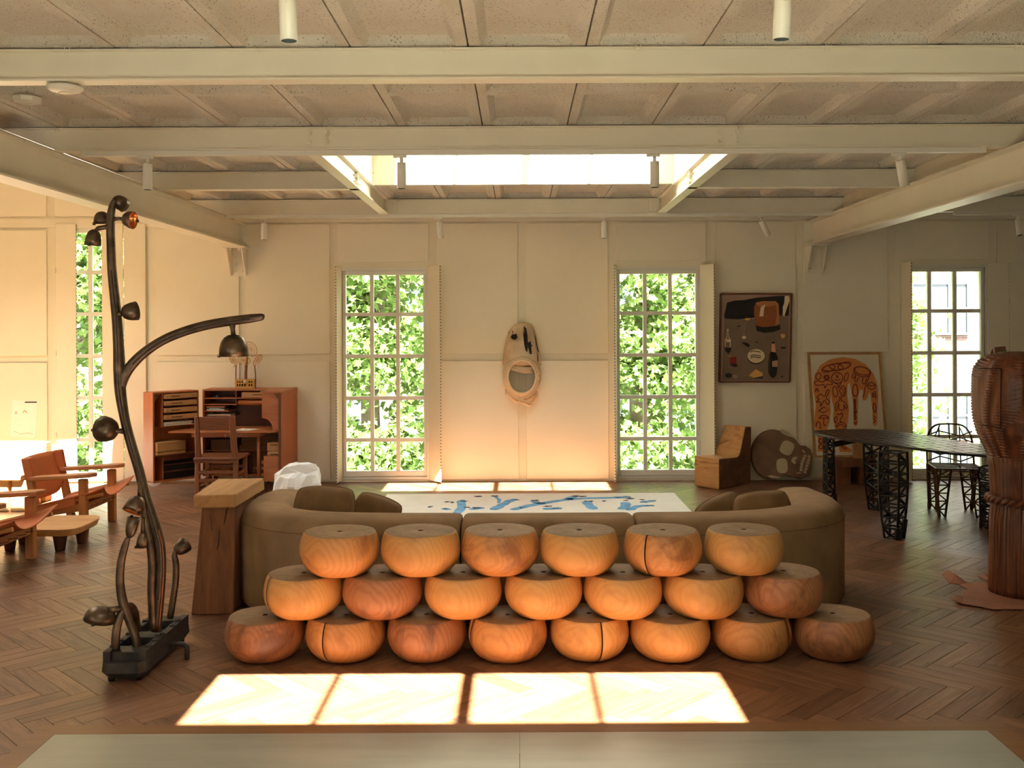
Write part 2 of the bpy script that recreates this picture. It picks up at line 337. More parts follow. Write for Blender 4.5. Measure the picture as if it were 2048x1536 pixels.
def thing(name, label, cat, loc=(0, 0, 0), rz=0.0, group=None):
    o = bpy.data.objects.new(name, None); COL.objects.link(o); o.empty_display_size = 0.1
    o.location = loc; o.rotation_euler = (0, 0, rz); o['label'] = label; o['category'] = cat
    if group: o['group'] = group
    return o
def tag(o, label, cat, group=None):
    o['label'] = label; o['category'] = cat
    if group: o['group'] = group
    return o
def struct(o, label=None):
    o['kind'] = 'structure'
    if label: o['label'] = label
    return o
def copy_tree(o, parent=None):
    c = o.copy(); COL.objects.link(c); c.parent = parent
    for ch in list(o.children): copy_tree(ch, c)
    return c
ORD = ['first', 'second', 'third', 'fourth', 'fifth', 'sixth', 'seventh', 'eighth']

# ================================================================ THE ROOM
YB = 11.36                       # back wall
ZC = 3.123                       # underside of the ceiling panels
XL, XR, YF = -8.2, 8.2, -3.0
SKY = dict(x0=-1.385, x1=1.475)
BEAM_Y = [3.36, 4.84, 6.71, 8.58, 10.45]

# ---- floor: sub-floor, herringbone planks, metal plate with a plank border
fl = struct(MB().bx(XL, XR, YF, YB + 0.3, -0.20, -0.006).build('floor', 'dark'), 'oak herringbone floor')
PL, PW, GAP = 0.475, 0.095, 0.0016
PX0, PX1, PY1 = -2.02, 2.02, 4.285         # metal plate
def plank_mesh():
    m = MB(); a, b, e = PL / 2 - GAP / 2, PW / 2 - GAP / 2, 0.0012
    low = [(-a, -b, -0.012), (a, -b, -0.012), (a, b, -0.012), (-a, b, -0.012)]
    mid = [(x, y, -e) for x, y, _ in low]; top = [((abs(x) - e) * (1 if x > 0 else -1), (abs(y) - e) * (1 if y > 0 else -1), 0) for x, y, _ in low]
    m.v = low + mid + top
    for r in (0, 4):
        for i in range(4): j = (i + 1) % 4; m.face((r + i, r + j, r + 4 + j, r + 4 + i))
    m.face((8, 9, 10, 11)); return m
pm = plank_mesh()
n = 5; planks = []
def cell(cx, cy): return ((cx + cy) / sqrt(2) * PW + 0.06, (cy - cx) / sqrt(2) * PW + 4.41)
for k in range(-170, 190):
    for m_ in range(-14, 15):
        planks.append((*cell(k + 10 * m_ + n / 2, k + 0.5), -pi / 4)); planks.append((*cell(k + 0.5, k + 1 + 10 * m_ + n / 2), pi / 4))
planks = [p for p in planks if XL + 0.1 < p[0] < XR - 0.1 and YF + 0.2 < p[1] < YB + 0.05 and not (PX0 + 0.1 < p[0] < PX1 - 0.1 and p[1] < PY1 - 0.2)]
def seen(p):
    x, y, _ = p
    if y < 4.2: return False
    px, py = VX + x * F / y, VY + H * F / y
    if not (10 < px < 2038 and py < 1530): return False
    return not (-1.75 < x < 2.05 and 5.12 < y < 7.4)
order = sorted(planks, key=lambda p: (0 if seen(p) else 1, p[1]))
near, rest = order[:300], order[300:]
pu = [(x, y) for x, y, z in pm.v]
def set_uv(me, uvs):
    uv = me.uv_layers.new(name='UVMap'); arr = np.zeros(len(me.loops) * 2, 'f'); vi = np.zeros(len(me.loops), 'i'); me.loops.foreach_get('vertex_index', vi)
    u = np.array(uvs, 'f')[vi]; uv.data.foreach_set('uv', u.ravel())
first = None
for x, y, r in near:
    if first is None:
        first = pm.build('plank', 'plank', fl, local=True); set_uv(first.data, pu); o = first
    else:
        o = bpy.data.objects.new('plank', first.data); COL.objects.link(o); o.parent = fl
    o.location = (x, y, random.uniform(-0.0004, 0.0003)); o.rotation_euler = (0, 0, r)
rv, rf, ru = [], [], []
for i, (x, y, r) in enumerate(rest):
    c_, s_ = cos(r), sin(r); b = len(rv); ox = random.uniform(0, 9)
    for (a, bb, z) in pm.v: rv.append((x + a * c_ - bb * s_, y + a * s_ + bb * c_, z)); ru.append((a + ox, bb))
    rf += [tuple(b + q for q in f_) for f_ in pm.f]
me = bpy.data.meshes.new('plank_field'); me.from_pydata(rv, [], rf); me.materials.append(M['plank']); set_uv(me, ru)
o = bpy.data.objects.new('plank_field', me); COL.objects.link(o); o.parent = fl; o['kind'] = 'stuff'
mb = MB()
for side in (-1, 1):
    x = PX0 if side < 0 else PX1
    pts = [(x, YF + 0.3, -0.004), (x + side * 0.10, YF + 0.3, -0.004), (x + side * 0.10, PY1 + 0.10, -0.004), (x, PY1, -0.004)]
    MB().prism(pts if side > 0 else pts[::-1], (0, 0, 0.0062)).build('border_plank', 'border', fl)
for xa, xb in ((PX0 - 0.10, 0.02), (0.022, PX1 + 0.10)):
    MB().prism([(max(xa, PX0), PY1, -0.004), (min(xb, PX1), PY1, -0.004), (xb, PY1 + 0.10, -0.004), (xa, PY1 + 0.10, -0.004)], (0, 0, 0.0062)).build('border_plank', 'border', fl)
for xa, xb in ((PX0 + 0.003, -0.006), (-0.004, PX1 - 0.003)):
    MB().bx(xa, xb, YF + 0.3, PY1 - 0.003, -0.004, 0.0030).build('metal_plate', 'plate', fl)

# ---- walls
WIN = [('window_1', -4.785, 0.485, 0.055, 2.92, 6), ('window_2', -1.545, 0.485, 0.055, 2.42, 5), ('window_3', 1.595, 0.475, 0.055, 2.42, 5), ('window_4', 4.87, 0.475, 0.055, 2.43, 5)]
def wall_with_openings(name, y0, y1, x0, x1, ztop, ops, bound=None):
    m = MB(); xs = x0
    for cx, hw, z0, z1 in sorted(ops):
        m.bx(xs, cx - hw, y0, y1, 0, ztop); m.bx(cx - hw, cx + hw, y0, y1, z1, ztop); m.bx(cx - hw, cx + hw, y0, y1, 0, z0); xs = cx + hw
    m.bx(xs, x1, y0, y1, 0, ztop); return m.build(name, 'paint')
wb = struct(wall_with_openings('wall_back', YB, YB + 0.28, XL, XR, 4.75, [(c, h, a, b) for _, c, h, a, b, _ in WIN]), 'panelled white back wall')
wf = struct(wall_with_openings('wall_front', YF - 0.28, YF, XL, XR, 4.75, [(x, 0.5, 0.5, 2.4) for x in (-6,)]))
struct(MB().bx(XL - 0.2, XL, YF - 0.28, YB + 0.28, 0, 4.75).build('wall_left', 'paint'))
struct(MB().bx(XR, XR + 0.2, YF - 0.28, YB + 0.28, 0, 4.75).build('wall_right', 'paint'))
STRIP = [-6.5, -5.36, -4.2, -3.16, -2.12, -0.987, 0.034, 1.067, 2.19, 3.22, 4.27, 5.43, 6.55]
def panel(x0, x1, z0, z1, d=0.026):
    MB().bx(x0, x1, YB - d, YB + 0.002, z0, z1).build('wall_panel', 'panel', wb, bevel=0.002)
sw = 0.047
for i in range(len(STRIP) - 1):
    a, b = STRIP[i] + sw, STRIP[i + 1] - sw; c = (a + b) / 2
    wn = [q for q in WIN if abs(q[1] - c) < 0.4]; hi = c < -3.2
    zt = 4.3 if hi else 2.955
    if wn:
        if not hi: panel(a, b, 2.52, zt)
        else: panel(a, b, 3.06, zt)
    else:
        if hi: panel(a, b, 3.06, zt)
        panel(a, b, 1.465, 2.90 if hi else zt); panel(a, b, 0.025, 1.38)
        MB().bx(a, b, YB - 0.006, YB + 0.002, 1.395, 1.45).build('wall_batten', 'paint', wb)
struct(MB().bx(-3.42, XR - 0.01, YB - 0.05, YB - 0.002, 2.975, 3.06).build('trim_1', 'steel'), 'steel ledger along the top of the back wall')
struct(MB().bx(XL + 0.01, -3.42, YB - 0.02, YB - 0.002, 2.93, 3.03).build('trim_2', 'paint'))
struct(MB().bx(-2.1, 8.1, YB - 0.010, YB - 0.001, 0.0, 0.022).build('baseboard_back', 'paint'))

# ---- roof decks (opaque) with the skylight openings
def deck(x0, x1, y0, y1, z0, z1, ops, mb):
    ys = y0; ops = [(q[0] - 0.062, q[1] + 0.062, q[2] - 0.062, q[3] + 0.062) for q in ops]
    for (ox0, ox1, oy0, oy1) in sorted(ops, key=lambda q: q[2]):
        mb.bx(x0, x1, ys, oy0, z0, z1); mb.bx(x0, ox0, oy0, oy1, z0, z1); mb.bx(ox1, x1, oy0, oy1, z0, z1); ys = oy1
    mb.bx(x0, x1, ys, y1, z0, z1)
SK_FRONT = (SKY['x0'], SKY['x1'], 0.75, 3.17); SK_BACK = (SKY['x0'], SKY['x1'], 6.83, 9.40)
SK_ADDED = (SKY['x0'], SKY['x1'], -2.6, -0.1)
SK_LEFT = (-6.55, -4.25, 6.90, 9.00)
mb = MB(); deck(-3.52, XR + 0.2, YF - 0.28, YB + 0.28, ZC + 0.125, ZC + 0.22, [SK_ADDED, SK_FRONT, SK_BACK], mb)
nd = len(mb.f)
deck(XL - 0.2, -3.42, YF - 0.28, YB + 0.28, 4.40, 4.52, [SK_LEFT], mb)
mb.bx(-3.52, -3.42, YF, YB, ZC + 0.10, 4.52)
for i_ in range(nd): mb.mi[i_] = 1
ceil = struct(mb.build('ceiling', ['paint', 'dark']), 'coffered concrete panel ceiling')
# lower side of the deck near the camera (plain), left edge beam
def coffer(L, cells, W=0.572):
    m = MB(); g = 0.0045; r, e, c, sp, dp = 0.058, 0.045, 0.030, 0.036, 0.050
    x0, x1 = g, W - g; xs = [x0, r, W - r, x1]
    ys = [g]; inner = []
    cl = (L - 2 * e - (cells - 1) * 2 * c) / cells; y = e
    for i in range(cells): inner.append((y, y + cl)); y += cl + 2 * c
    m.quadpts([(x0, g, 0), (x0, L - g, 0), (xs[1], L - g, 0), (xs[1], g, 0)]); m.quadpts([(xs[2], g, 0), (xs[2], L - g, 0), (x1, L - g, 0), (x1, g, 0)])
    prev = g
    for a, b in inner + [(L - g, None)]:
        m.quadpts([(xs[1], prev, 0), (xs[1], a, 0), (xs[2], a, 0), (xs[2], prev, 0)])
        if b is None: break
        q0 = [(xs[1], a, 0), (xs[1], b, 0), (xs[2], b, 0), (xs[2], a, 0)]
        q1 = [(xs[1] + sp, a + sp, dp), (xs[1] + sp, b - sp, dp), (xs[2] - sp, b - sp, dp), (xs[2] - sp, a + sp, dp)]
        for i in range(4): j = (i + 1) % 4; m.quadpts([q0[i], q0[j], q1[j], q1[i]])
        m.quadpts(q1); prev = b
    t_ = 0.12
    base = [(x0, g), (x1, g), (x1, L - g), (x0, L - g)]
    for i in range(4): j = (i + 1) % 4; m.quadpts([(*base[i], 0), (*base[i], t_), (*base[j], t_), (*base[j], 0)])
    m.quadpts([(*p, t_) for p in base]); return m
protos = {}
def place_panel(x, y0, L, cells, W=0.572):
    key = (round(L, 3), cells, W)
    if key not in protos:
        o = coffer(L, cells, W).build('ceiling_panel', 'concrete', ceil, local=True); protos[key] = o.data
    else:
        o = bpy.data.objects.new('ceiling_panel', protos[key]); COL.objects.link(o); o.parent = ceil
    o.location = (x, y0, ZC + random.uniform(-0.002, 0.002))
cols = [(-3.508, 0.407)] + [(-0.241 + 0.572 * k, 0.572) for k in range(-5, 6)] + [(3.191, 0.232)]
for x, W_ in cols:
    insky = SKY['x0'] - 0.1 < x < SKY['x1'] - 0.1
    place_panel(x, 3.20, 1.66, 2, W_); place_panel(x, 4.86, 1.87, 2, W_)
    if insky: place_panel(x, 9.42, 1.05, 1, W_)
    else: place_panel(x, 6.73, 1.87, 2, W_); place_panel(x, 8.60, 1.87, 2, W_)
    place_panel(x, 10.47, 0.875, 1, W_)
for k in range(6):
    x = 3.56 + 0.572 * k
    place_panel(x, 6.73, 1.87, 2); place_panel(x, 8.60, 1.87, 2); place_panel(x, 10.47, 0.875, 1)

# ---- steel
BG = 'cross beams of the ceiling'
def ibeam(name, x0, x1, Y, zb, zt, fw=0.095, tw=0.012, tf=0.010, label='', group=None, along='x', X=0):
    m = MB()
    if along == 'x':
        m.bx(x0, x1, Y - fw / 2, Y + fw / 2, zb, zb + tf); m.bx(x0, x1, Y - fw / 2, Y + fw / 2, zt - tf, zt); m.bx(x0, x1, Y - tw / 2 - 0.02, Y + tw / 2 - 0.02, zb + tf, zt - tf)
    else:
        m.bx(X - fw / 2, X + fw / 2, x0, x1, zb, zb + tf); m.bx(X - fw / 2, X + fw / 2, x0, x1, zt - tf, zt); m.bx(X - tw / 2, X + tw / 2, x0, x1, zb + tf, zt - tf)
    return m
ZB = ZC - 0.163
def bolt(parent, p, axis, r=0.019, l=0.028, mat='steel'):
    T = Matrix.Translation(p) @ Vector(axis).to_track_quat('Z', 'Y').to_matrix().to_4x4()
    MB().lathe([(r, 0), (r, l * 0.5), (r * 0.6, l * 0.5), (r * 0.6, l)], 6, T, smooth=False).build('bolt', mat, parent)
labels = ['white steel cross beam nearest the camera, above the frame', 'white steel cross beam carrying the round smoke detector', 'white steel cross beam with eight bolts before the skylight', 'white steel cross beam cut by the skylight', 'white steel cross beam nearest the back wall']
beams = []
for i, Y in enumerate(BEAM_Y):
    t_ = thing('ceiling_beam', labels[i], 'beam', (0, Y, ZB), 0, BG); beams.append(t_)
    spans = [(-3.47, SKY['x0']), (SKY['x1'], 3.42)] if i == 3 else [(-3.47, 3.42)]
    for a, b in spans: ibeam('', a, b, Y, ZB, ZC - 0.010).build('steel_section', 'steel', t_)
    for x in np.arange(-3.1, 3.2, 0.92):
        for dx in (-0.012, 0.012):
            MB().tube([(x + dx, Y - 0.050, ZC + 0.004), (x + dx + 0.004, Y - 0.056, ZC - 0.018), (x + dx - 0.004, Y - 0.045, ZC - 0.034)], 0.0025, 5).build('wire_clip', 'steel', t_)
    if i == 1 or i == 2 or i >= 3:
        pl = MB().bx(-3.475, -3.467, Y - 0.048, Y + 0.048, ZB - 0.02, ZC).build('end_plate', 'steel', t_)
for x in (-1.41, -1.29, 1.36, 1.48):
    for z in (ZB + 0.055, ZB + 0.115): bolt(beams[2], (x, 6.71 - 0.028, z), (0, -1, 0))
for x in (-1.33, 1.42):
    MB().bx(x - 0.05, x + 0.05, 10.45 - 0.046, 10.45 - 0.034, ZB + 0.02, ZC - 0.02).build('joint_plate', 'steel', beams[4])
    for z in (ZB + 0.055, ZB + 0.11): bolt(beams[4], (x, 10.45 - 0.046, z), (0, -1, 0), 0.013)
for i, Y in ((3, 8.58), (4, 10.45)):
    t_ = thing('ceiling_beam', 'white steel beam over the black table, ' + ('farther from' if i == 3 else 'closer to') + ' the back wall', 'beam', (5.8, Y, ZB), 0, 'beams of the right bay')
    ibeam('', 3.50, 8.18, Y, ZB, ZC - 0.010).build('steel_section', 'steel', t_)
for x, side in ((SKY['x0'] - 0.03, 'left'), (SKY['x1'] + 0.03, 'right')):
    t_ = thing('skylight_beam', f'short white steel beam along the {side} edge of the skylight', 'beam', (x, 8.6, ZB), 0, 'trimmer beams of the skylight')
    ibeam('', 6.76, 10.40, 0, ZB, ZC - 0.004, 0.09, along='y', X=x).build('steel_section', 'steel', t_)
    for Y in (8.47, 8.54, 8.62, 8.69):
        for z in (ZB + 0.055, ZB + 0.11): bolt(t_, (x + (0.006 if x < 0 else -0.006), Y, z), (1 if x < 0 else -1, 0, 0), 0.012)
for X, side in ((-3.20, 'left'), (3.375, 'right')):
    t_ = thing('main_girder', f'deep white steel girder on the {side} running back to the wall bracket', 'girder', (X, 6, 2.69), 0, 'main girders')
    ibeam('', 0.6, YB - 0.03, 0, 2.69, ZB - 0.004, 0.17, 0.014, 0.014, along='y', X=X).build('steel_section', 'steel', t_)
    MB().bx(X - 0.09, X + 0.09, YB - 0.03, YB - 0.016, 2.68, ZB - 0.01).build('end_plate', 'steel', t_)
    for Y in np.arange(5.2, 11.2, 0.62):
        MB().box((X - (0.05 if X > 0 else -0.05), Y, ZB + 0.004), (0.03, 0.05, 0.012)).build('cable_clip', 'steel', t_)
    if X < 0:
        MB().tube([(X + 0.07, 3.0, ZB + 0.006), (X + 0.07, 10.9, ZB + 0.006)], 0.006, 6).build('cable', 'steel', t_)
    # wall bracket with two gussets
    b_ = thing('wall_bracket', f'white steel bracket with two gussets under the {side} girder', 'bracket', (X, YB, 2.4), 0, 'girder brackets')
    MB().bx(X - 0.125, X + 0.125, YB - 0.26, YB - 0.016, 2.672, 2.688).build('top_plate', 'steel', b_)
    MB().bx(X - 0.10, X + 0.10, YB - 0.028, YB - 0.016, 2.36, 2.672).build('back_plate', 'steel', b_)
    for dx in (-0.085, 0.085):
        MB().prism([(X + dx - 0.006, YB - 0.03, 2.37), (X + dx - 0.006, YB - 0.03, 2.67), (X + dx - 0.006, YB - 0.25, 2.67), (X + dx - 0.006, YB - 0.22, 2.62), (X + dx - 0.006, YB - 0.08, 2.37)], (0.012, 0, 0)).build('gusset', 'steel', b_)
    for z in (2.42, 2.50, 2.58): bolt(b_, (X - 0.04, YB - 0.028, z), (0, -1, 0), 0.012); bolt(b_, (X + 0.04, YB - 0.028, z), (0, -1, 0), 0.012)
    for dx in (-0.05, 0.05): bolt(b_, (X + dx, YB - 0.2, 2.672), (0, 0, -1), 0.014)
# fascia between right girder and ceiling, raised edge of the left bay
struct(MB().bx(3.425, 3.475, 0.6, YB, ZB - 0.002, ZC + 0.13).build('trim_3', 'paint'), 'white fascia above the right girder')
struct(MB().bx(-3.52, -3.47, 0.6, YB, ZC - 0.02, ZC + 0.13).build('trim_4', 'concrete'))

# ---- skylights
def skylight(name, sk, ztop, z0, glass, bars, ybars, label):
    x0, x1, y0, y1 = sk; s_ = thing(name, label, 'skylight', ((x0 + x1) / 2, (y0 + y1) / 2, z0)); s_['kind'] = 'structure'
    T = 0.06
    MB().bx(x0 - T, x0, y0 - T, y1 + T, z0, ztop).build('curb', 'paint', s_); MB().bx(x1, x1 + T, y0 - T, y1 + T, z0, ztop).build('curb', 'paint', s_)
    MB().bx(x0, x1, y0 - T, y0, z0, ztop).build('curb', 'paint', s_); MB().bx(x0, x1, y1, y1 + T, z0, ztop).build('curb', 'paint', s_)
    gx0, gx1, gy0, gy1 = glass
    m = MB(); zt = ztop + 0.001
    if gy0 > y0 + 0.01: m.bx(x0 - T, x1 + T, y0 - T, gy0, zt, zt + 0.05)
    m.bx(x0 - T, gx0, gy0, y1 + T, zt, zt + 0.05); m.bx(gx1, x1 + T, gy0, y1 + T, zt, zt + 0.05); m.bx(gx0, gx1, gy1, y1 + T, zt, zt + 0.05)
    m.build('frame', 'paint', s_)
    for a, b in bars: MB().bx(a, b, gy0, gy1, zt, zt + 0.05).build('glazing_bar', 'paint', s_)
    for a, b in ybars: MB().bx(gx0, gx1, a, b, zt, zt + 0.05).build('glazing_bar', 'paint', s_)
    ex = [gx0] + [q for b in bars for q in b] + [gx1]
    for i in range(0, len(ex), 2): MB().bx(ex[i], ex[i + 1], gy0, gy1, zt + 0.02, zt + 0.026).build('pane', 'glass', s_)
    return s_
sh = 0.377
BARS = [(-0.935 + sh, -0.905 + sh), (-0.295 + sh, -0.228 + sh), (0.345 + sh, 0.372 + sh)]
skylight('skylight', SK_BACK, 3.75, ZC - 0.003, (-1.49 + sh, 0.985 + sh, 8.44, 9.37), BARS, [], 'four-pane rooflight with a white shaft before the back wall')
skylight('skylight', SK_FRONT, 3.75, ZC - 0.003, (-1.52 + sh, 1.0 + sh, 2.14, 3.14), BARS, [], 'four-pane rooflight above the camera casting the front sun patch')
skylight('skylight', SK_ADDED, 3.75, ZC - 0.003, (-1.30, 1.40, -2.55, -0.15), BARS, [], 'added unseen rooflight behind the camera, brightening the ceiling')  # extra rooflight out of view, put in to bounce sun onto the ceiling
xs = [-6.5, -5.75, -5.0, -4.3]
skylight('skylight', SK_LEFT, 4.60, 4.39, (-6.55, -4.25, 6.91, 8.99), [(x - 0.025, x + 0.025) for x in xs[1:-1]], [(8.0, 8.05)], 'rooflight of the tall left bay over the leather chairs')

# ---- windows of the back wall
def make_window(nm, cx, hw, z0, z1, rows, leaves):
    wn = bpy.data.objects.new(nm, None); COL.objects.link(wn); wn.location = (cx, YB, z0); struct(wn)
    fr = 0.038; y0, y1 = YB + 0.01, YB + 0.09
    m = MB().bx(cx - hw, cx - hw + fr, y0, y1, z0, z1).bx(cx + hw - fr, cx + hw, y0, y1, z0, z1).bx(cx - hw + fr, cx + hw - fr, y0, y1, z1 - fr - 0.01, z1).bx(cx - hw + fr, cx + hw - fr, y0, y1, z0, z0 + fr + 0.025)
    m.build('window_frame', 'trackw', wn, bevel=0.004)
    m = MB().bx(cx - hw - 0.025, cx - hw, YB - 0.016, y1, z0 - 0.03, z1 + 0.03).bx(cx + hw, cx + hw + 0.025, YB - 0.016, y1, z0 - 0.03, z1 + 0.03).bx(cx - hw, cx + hw, YB - 0.016, YB + 0.012, z1, z1 + 0.03).bx(cx - hw, cx + hw, YB - 0.016, YB + 0.012, z0 - 0.03, z0)
    m.build('casing', 'trackw', wn)
    gx0, gx1, gz0, gz1 = cx - hw + fr, cx + hw - fr, z0 + fr + 0.025, z1 - fr - 0.01
    W3 = (gx1 - gx0) / 3; mw = 0.021
    zs = [gz0]; rh = 0.482; z = gz1 - (rh - 0.03)
    while z > gz0 + 0.1: zs.append(z); z -= rh
    zs = sorted(set(zs)) + [gz1]
    for i in (1, 2): MB().bx(gx0 + W3 * i - mw, gx0 + W3 * i + mw, YB + 0.03, YB + 0.075, gz0, gz1).build('glazing_bar', 'trackw', wn)
    for z in zs[1:-1]: MB().bx(gx0, gx1, YB + 0.032, YB + 0.073, z - mw, z + mw).build('glazing_bar', 'trackw', wn)
    for i in range(3):
        for k in range(len(zs) - 1): MB().bx(gx0 + W3 * i, gx0 + W3 * (i + 1), YB + 0.050, YB + 0.054, zs[k], zs[k + 1]).build('pane', 'glass', wn)
    MB().bx(cx - hw, cx + hw, YB + 0.09, YB + 0.40, z0 - 0.03, z0 + 0.005).build('outer_sill', 'paint', wn)
    for (hx, hy, ang, Lw) in leaves:          # hinge point, direction angle, width
        d = Vector((cos(ang), sin(ang), 0)); nrm = Vector((-d.y, d.x, 0)); p = Vector((hx, YB + hy, 0))
        z_a, z_b = z0 - 0.035, z1 + 0.05
        leaf = MB().prism([p + V(0, 0, z_a), p + d * Lw + V(0, 0, z_a), p + d * Lw + V(0, 0, z_b), p + V(0, 0, z_b)], nrm * 0.018).build('shutter_leaf', 'panel', wn, bevel=0.003)
        for zz in (0.18, 0.5, 0.82):
            MB().tube([p + V(0, 0, z_a + (z_b - z_a) * zz - 0.03) - nrm * 0.004, p + V(0, 0, z_a + (z_b - z_a) * zz + 0.03) - nrm * 0.004], 0.008, 6).build('hinge', 'trackw', leaf)
        e = p + d * (Lw + 0.001) + nrm * 0.009
        if Lw > 0.15:
            mm_ = MB()
            for q in range(70):
                zz = z_a + (z_b - z_a) * (q + 0.5) / 70; mm_.box(e + V(0, 0, zz), (0.006, 0.010, 0.012), Matrix.Rotation(ang, 3, 'Z'))
            mm_.build('perforated_edge', 'farframe', leaf)
    return wn
LF = {'window_1': [(-4.27, -0.02, radians(182), 0.245), (-4.525, -0.028, radians(177), 0.245), (-5.30, -0.03, radians(-2), 0.235)],
      'window_2': [(-2.045, -0.016, radians(-97), 0.20), (-1.045, -0.016, radians(-52), 0.245)],
      'window_3': [(1.105, -0.016, radians(-100), 0.22), (2.075, -0.016, radians(-62), 0.245)],
      'window_4': [(4.385, -0.016, radians(-88), 0.245), (5.365, -0.020, radians(-3), 0.245), (5.62, -0.030, radians(-1), 0.245)]}
for nm, cx, hw, z0, z1, rows in WIN: make_window(nm, cx, hw, z0, z1, rows, LF[nm])

# ---- track lights
def rail(x0, x1, Y, z, label):
    t_ = thing('light_track', label, 'light track', ((x0 + x1) / 2, Y, z), 0, 'ceiling light tracks')
    MB().bx(x0, x1, Y - 0.018, Y + 0.018, z, z + 0.034).build('rail', 'trackw', t_)
    MB().bx(x0, x1, Y - 0.008, Y + 0.008, z - 0.0015, z + 0.002).build('slot', 'steel', t_)
    for x in (x0, x1): MB().bx(x - 0.02, x + 0.02, Y - 0.02, Y + 0.02, z - 0.002, z + 0.036).build('end_cap', 'trackw', t_)
def spot(x, Y, zr, tilt_x=0.0, tilt_y=0.0, label='', L=0.175, r=0.031, group=None):
    t_ = thing('track_spotlight', label, 'spotlight', (x, Y, zr), 0, group)
    MB().bx(x - 0.055, x + 0.035, Y - 0.015, Y + 0.015, zr - 0.018, zr).build('adapter', 'trackw', t_, bevel=0.003)
    MB().tube([(x, Y, zr - 0.016), (x, Y, zr - 0.05)], 0.012, 10).build('swivel', 'trackw', t_)
    P = V(x, Y, zr - 0.052); R = Matrix.Translation(P) @ Matrix.Rotation(tilt_x, 4, 'X') @ Matrix.Rotation(tilt_y, 4, 'Y')
    MB().lathe([(0.004, 0.0), (r * 0.96, 0.0), (r, -0.006), (r, -L), (r * 0.88, -L), (r * 0.85, -L + 0.03), (0.002, -L + 0.035)], 24, R, mis=[0, 0, 0, 0, 1, 1]).build('lamp_body', ['trackw', 'farframe'], t_)
    MB().bar(R @ V(0, -r - 0.003, 0.0), R @ V(0, -r - 0.003, -0.05), 0.012, 0.004).build('yoke', 'trackw', t_)
ZR = ZB - 0.036
rail(-2.92, 3.13, 6.68, ZR, 'white light track under the bolted cross beam')
rail(-3.05, 3.30, 10.42, ZR, 'white light track under the beam nearest the back wall')
rail(-2.0, 2.0, 3.5, 2.997, 'white light track just above the top of the picture')
SG = 'track spotlights'
for i, (px, tx, ty) in enumerate([(295, 0, 0), (803, 0, 0), (1309, 0, 0.0), (1800, 0.1, -0.22)]):
    spot(at(px, 330, 6.68).x, 6.68, ZR, tx, ty, f'white cylinder spotlight, {ORD[i]} from left on the track before the skylight', group=SG)
for i, (px, tx, ty) in enumerate([(528, 0, 0), (878, 0.1, -0.12), (1208, 0, 0), (1523, 0.1, -0.45)]):
    spot(at(px, 440, 10.42).x, 10.42, ZR, tx, ty, f'small white spotlight, {ORD[i]} from left on the track by the back wall', group=SG)
spot(at(575, 40, 3.5).x, 3.5, 2.997, 0, -0.03, 'white cylinder spotlight cut by the top edge, left one', group=SG)
spot(at(1567, 40, 3.5).x, 3.5, 2.997, 0.05, 0.03, 'white cylinder spotlight cut by the top edge, right one', group=SG)
rail(4.6, 7.0, 10.42, ZR, 'white light track over the black table')
spot(at(2036, 450, 10.42).x, 10.42, ZR, -0.25, 0, 'white spotlight high at the right edge above the carved sculpture', group=SG)
# ---- smoke detectors
p = at(130, 175, 4.87)
t_ = thing('smoke_detector', 'round white smoke detector fixed under the steel cross beam', 'detector', (p.x, 4.87, ZB))
MB().lathe([(0.05, 0), (0.05, -0.006), (0.083, -0.010), (0.088, -0.020), (0.07, -0.032), (0.036, -0.040), (0.004, -0.041)], 32, Matrix.Translation((p.x, 4.87, ZB))).build('housing', 'trackw', t_)
MB().lathe([(0.030, -0.041), (0.026, -0.044), (0.003, -0.044)], 20, Matrix.Translation((p.x, 4.87, ZB))).build('sensor_button', 'steel', t_)
p = at(56, 190, 5.80)
t_ = thing('smoke_detector', 'angular white detector on the concrete ceiling at the left edge', 'detector', (p.x, 5.80, ZC))
MB().lathe([(0.07, 0), (0.085, -0.010), (0.078, -0.036), (0.05, -0.044), (0.004, -0.045)], 8, Matrix.Translation((p.x, 5.795, ZC)), smooth=False).build('housing', 'trackw', t_)
MB().lathe([(0.025, -0.044), (0.022, -0.048), (0.003, -0.048)], 16, Matrix.Translation((p.x, 5.795, ZC))).build('sensor_button', 'steel', t_)

# ================================================================ THINGS
# ---- drum stools stacked in three rows
SR, SH = 0.210, 0.2235
ROWS = [('bottom', 5.30, [527, 689, 851, 1013, 1176, 1337, 1500, 1662]), ('middle', 5.30, [605, 763, 924, 1085, 1243, 1403, 1565]), ('top', 5.30, [678, 839, 998, 1157, 1323, 1485])]
CRACK = {(0, 1): -2.05, (0, 4): -1.33, (0, 3): -2.75, (0, 6): -0.62, (2, 4): -2.2, (1, 0): -2.55}
SMAT = {(0, 0): 2, (0, 1): 1, (0, 2): 2, (0, 3): 1, (0, 4): 0, (0, 5): 0, (0, 6): 1, (0, 7): 2, (1, 0): 0, (1, 1): 2, (1, 2): 0, (1, 3): 0, (1, 4): 0, (1, 5): 0, (1, 6): 2, (2, 0): 1, (2, 1): 0, (2, 2): 1, (2, 3): 0, (2, 4): 1, (2, 5): 0}  # brown also paints in the shade on the rightmost bottom and middle stools
prof = [(0.004, 0.0), (0.112, 0.0), (0.138, 0.006), (0.163, 0.022), (0.186, 0.047), (0.202, 0.078), (0.2095, 0.11), (0.210, 0.14), (0.205, 0.172), (0.197, 0.200), (0.190, 0.216), (0.185, 0.2225), (0.178, SH), (0.02, SH), (0.014, SH - 0.002), (0.012, SH - 0.012), (0.001, SH - 0.013)]
NS = 72
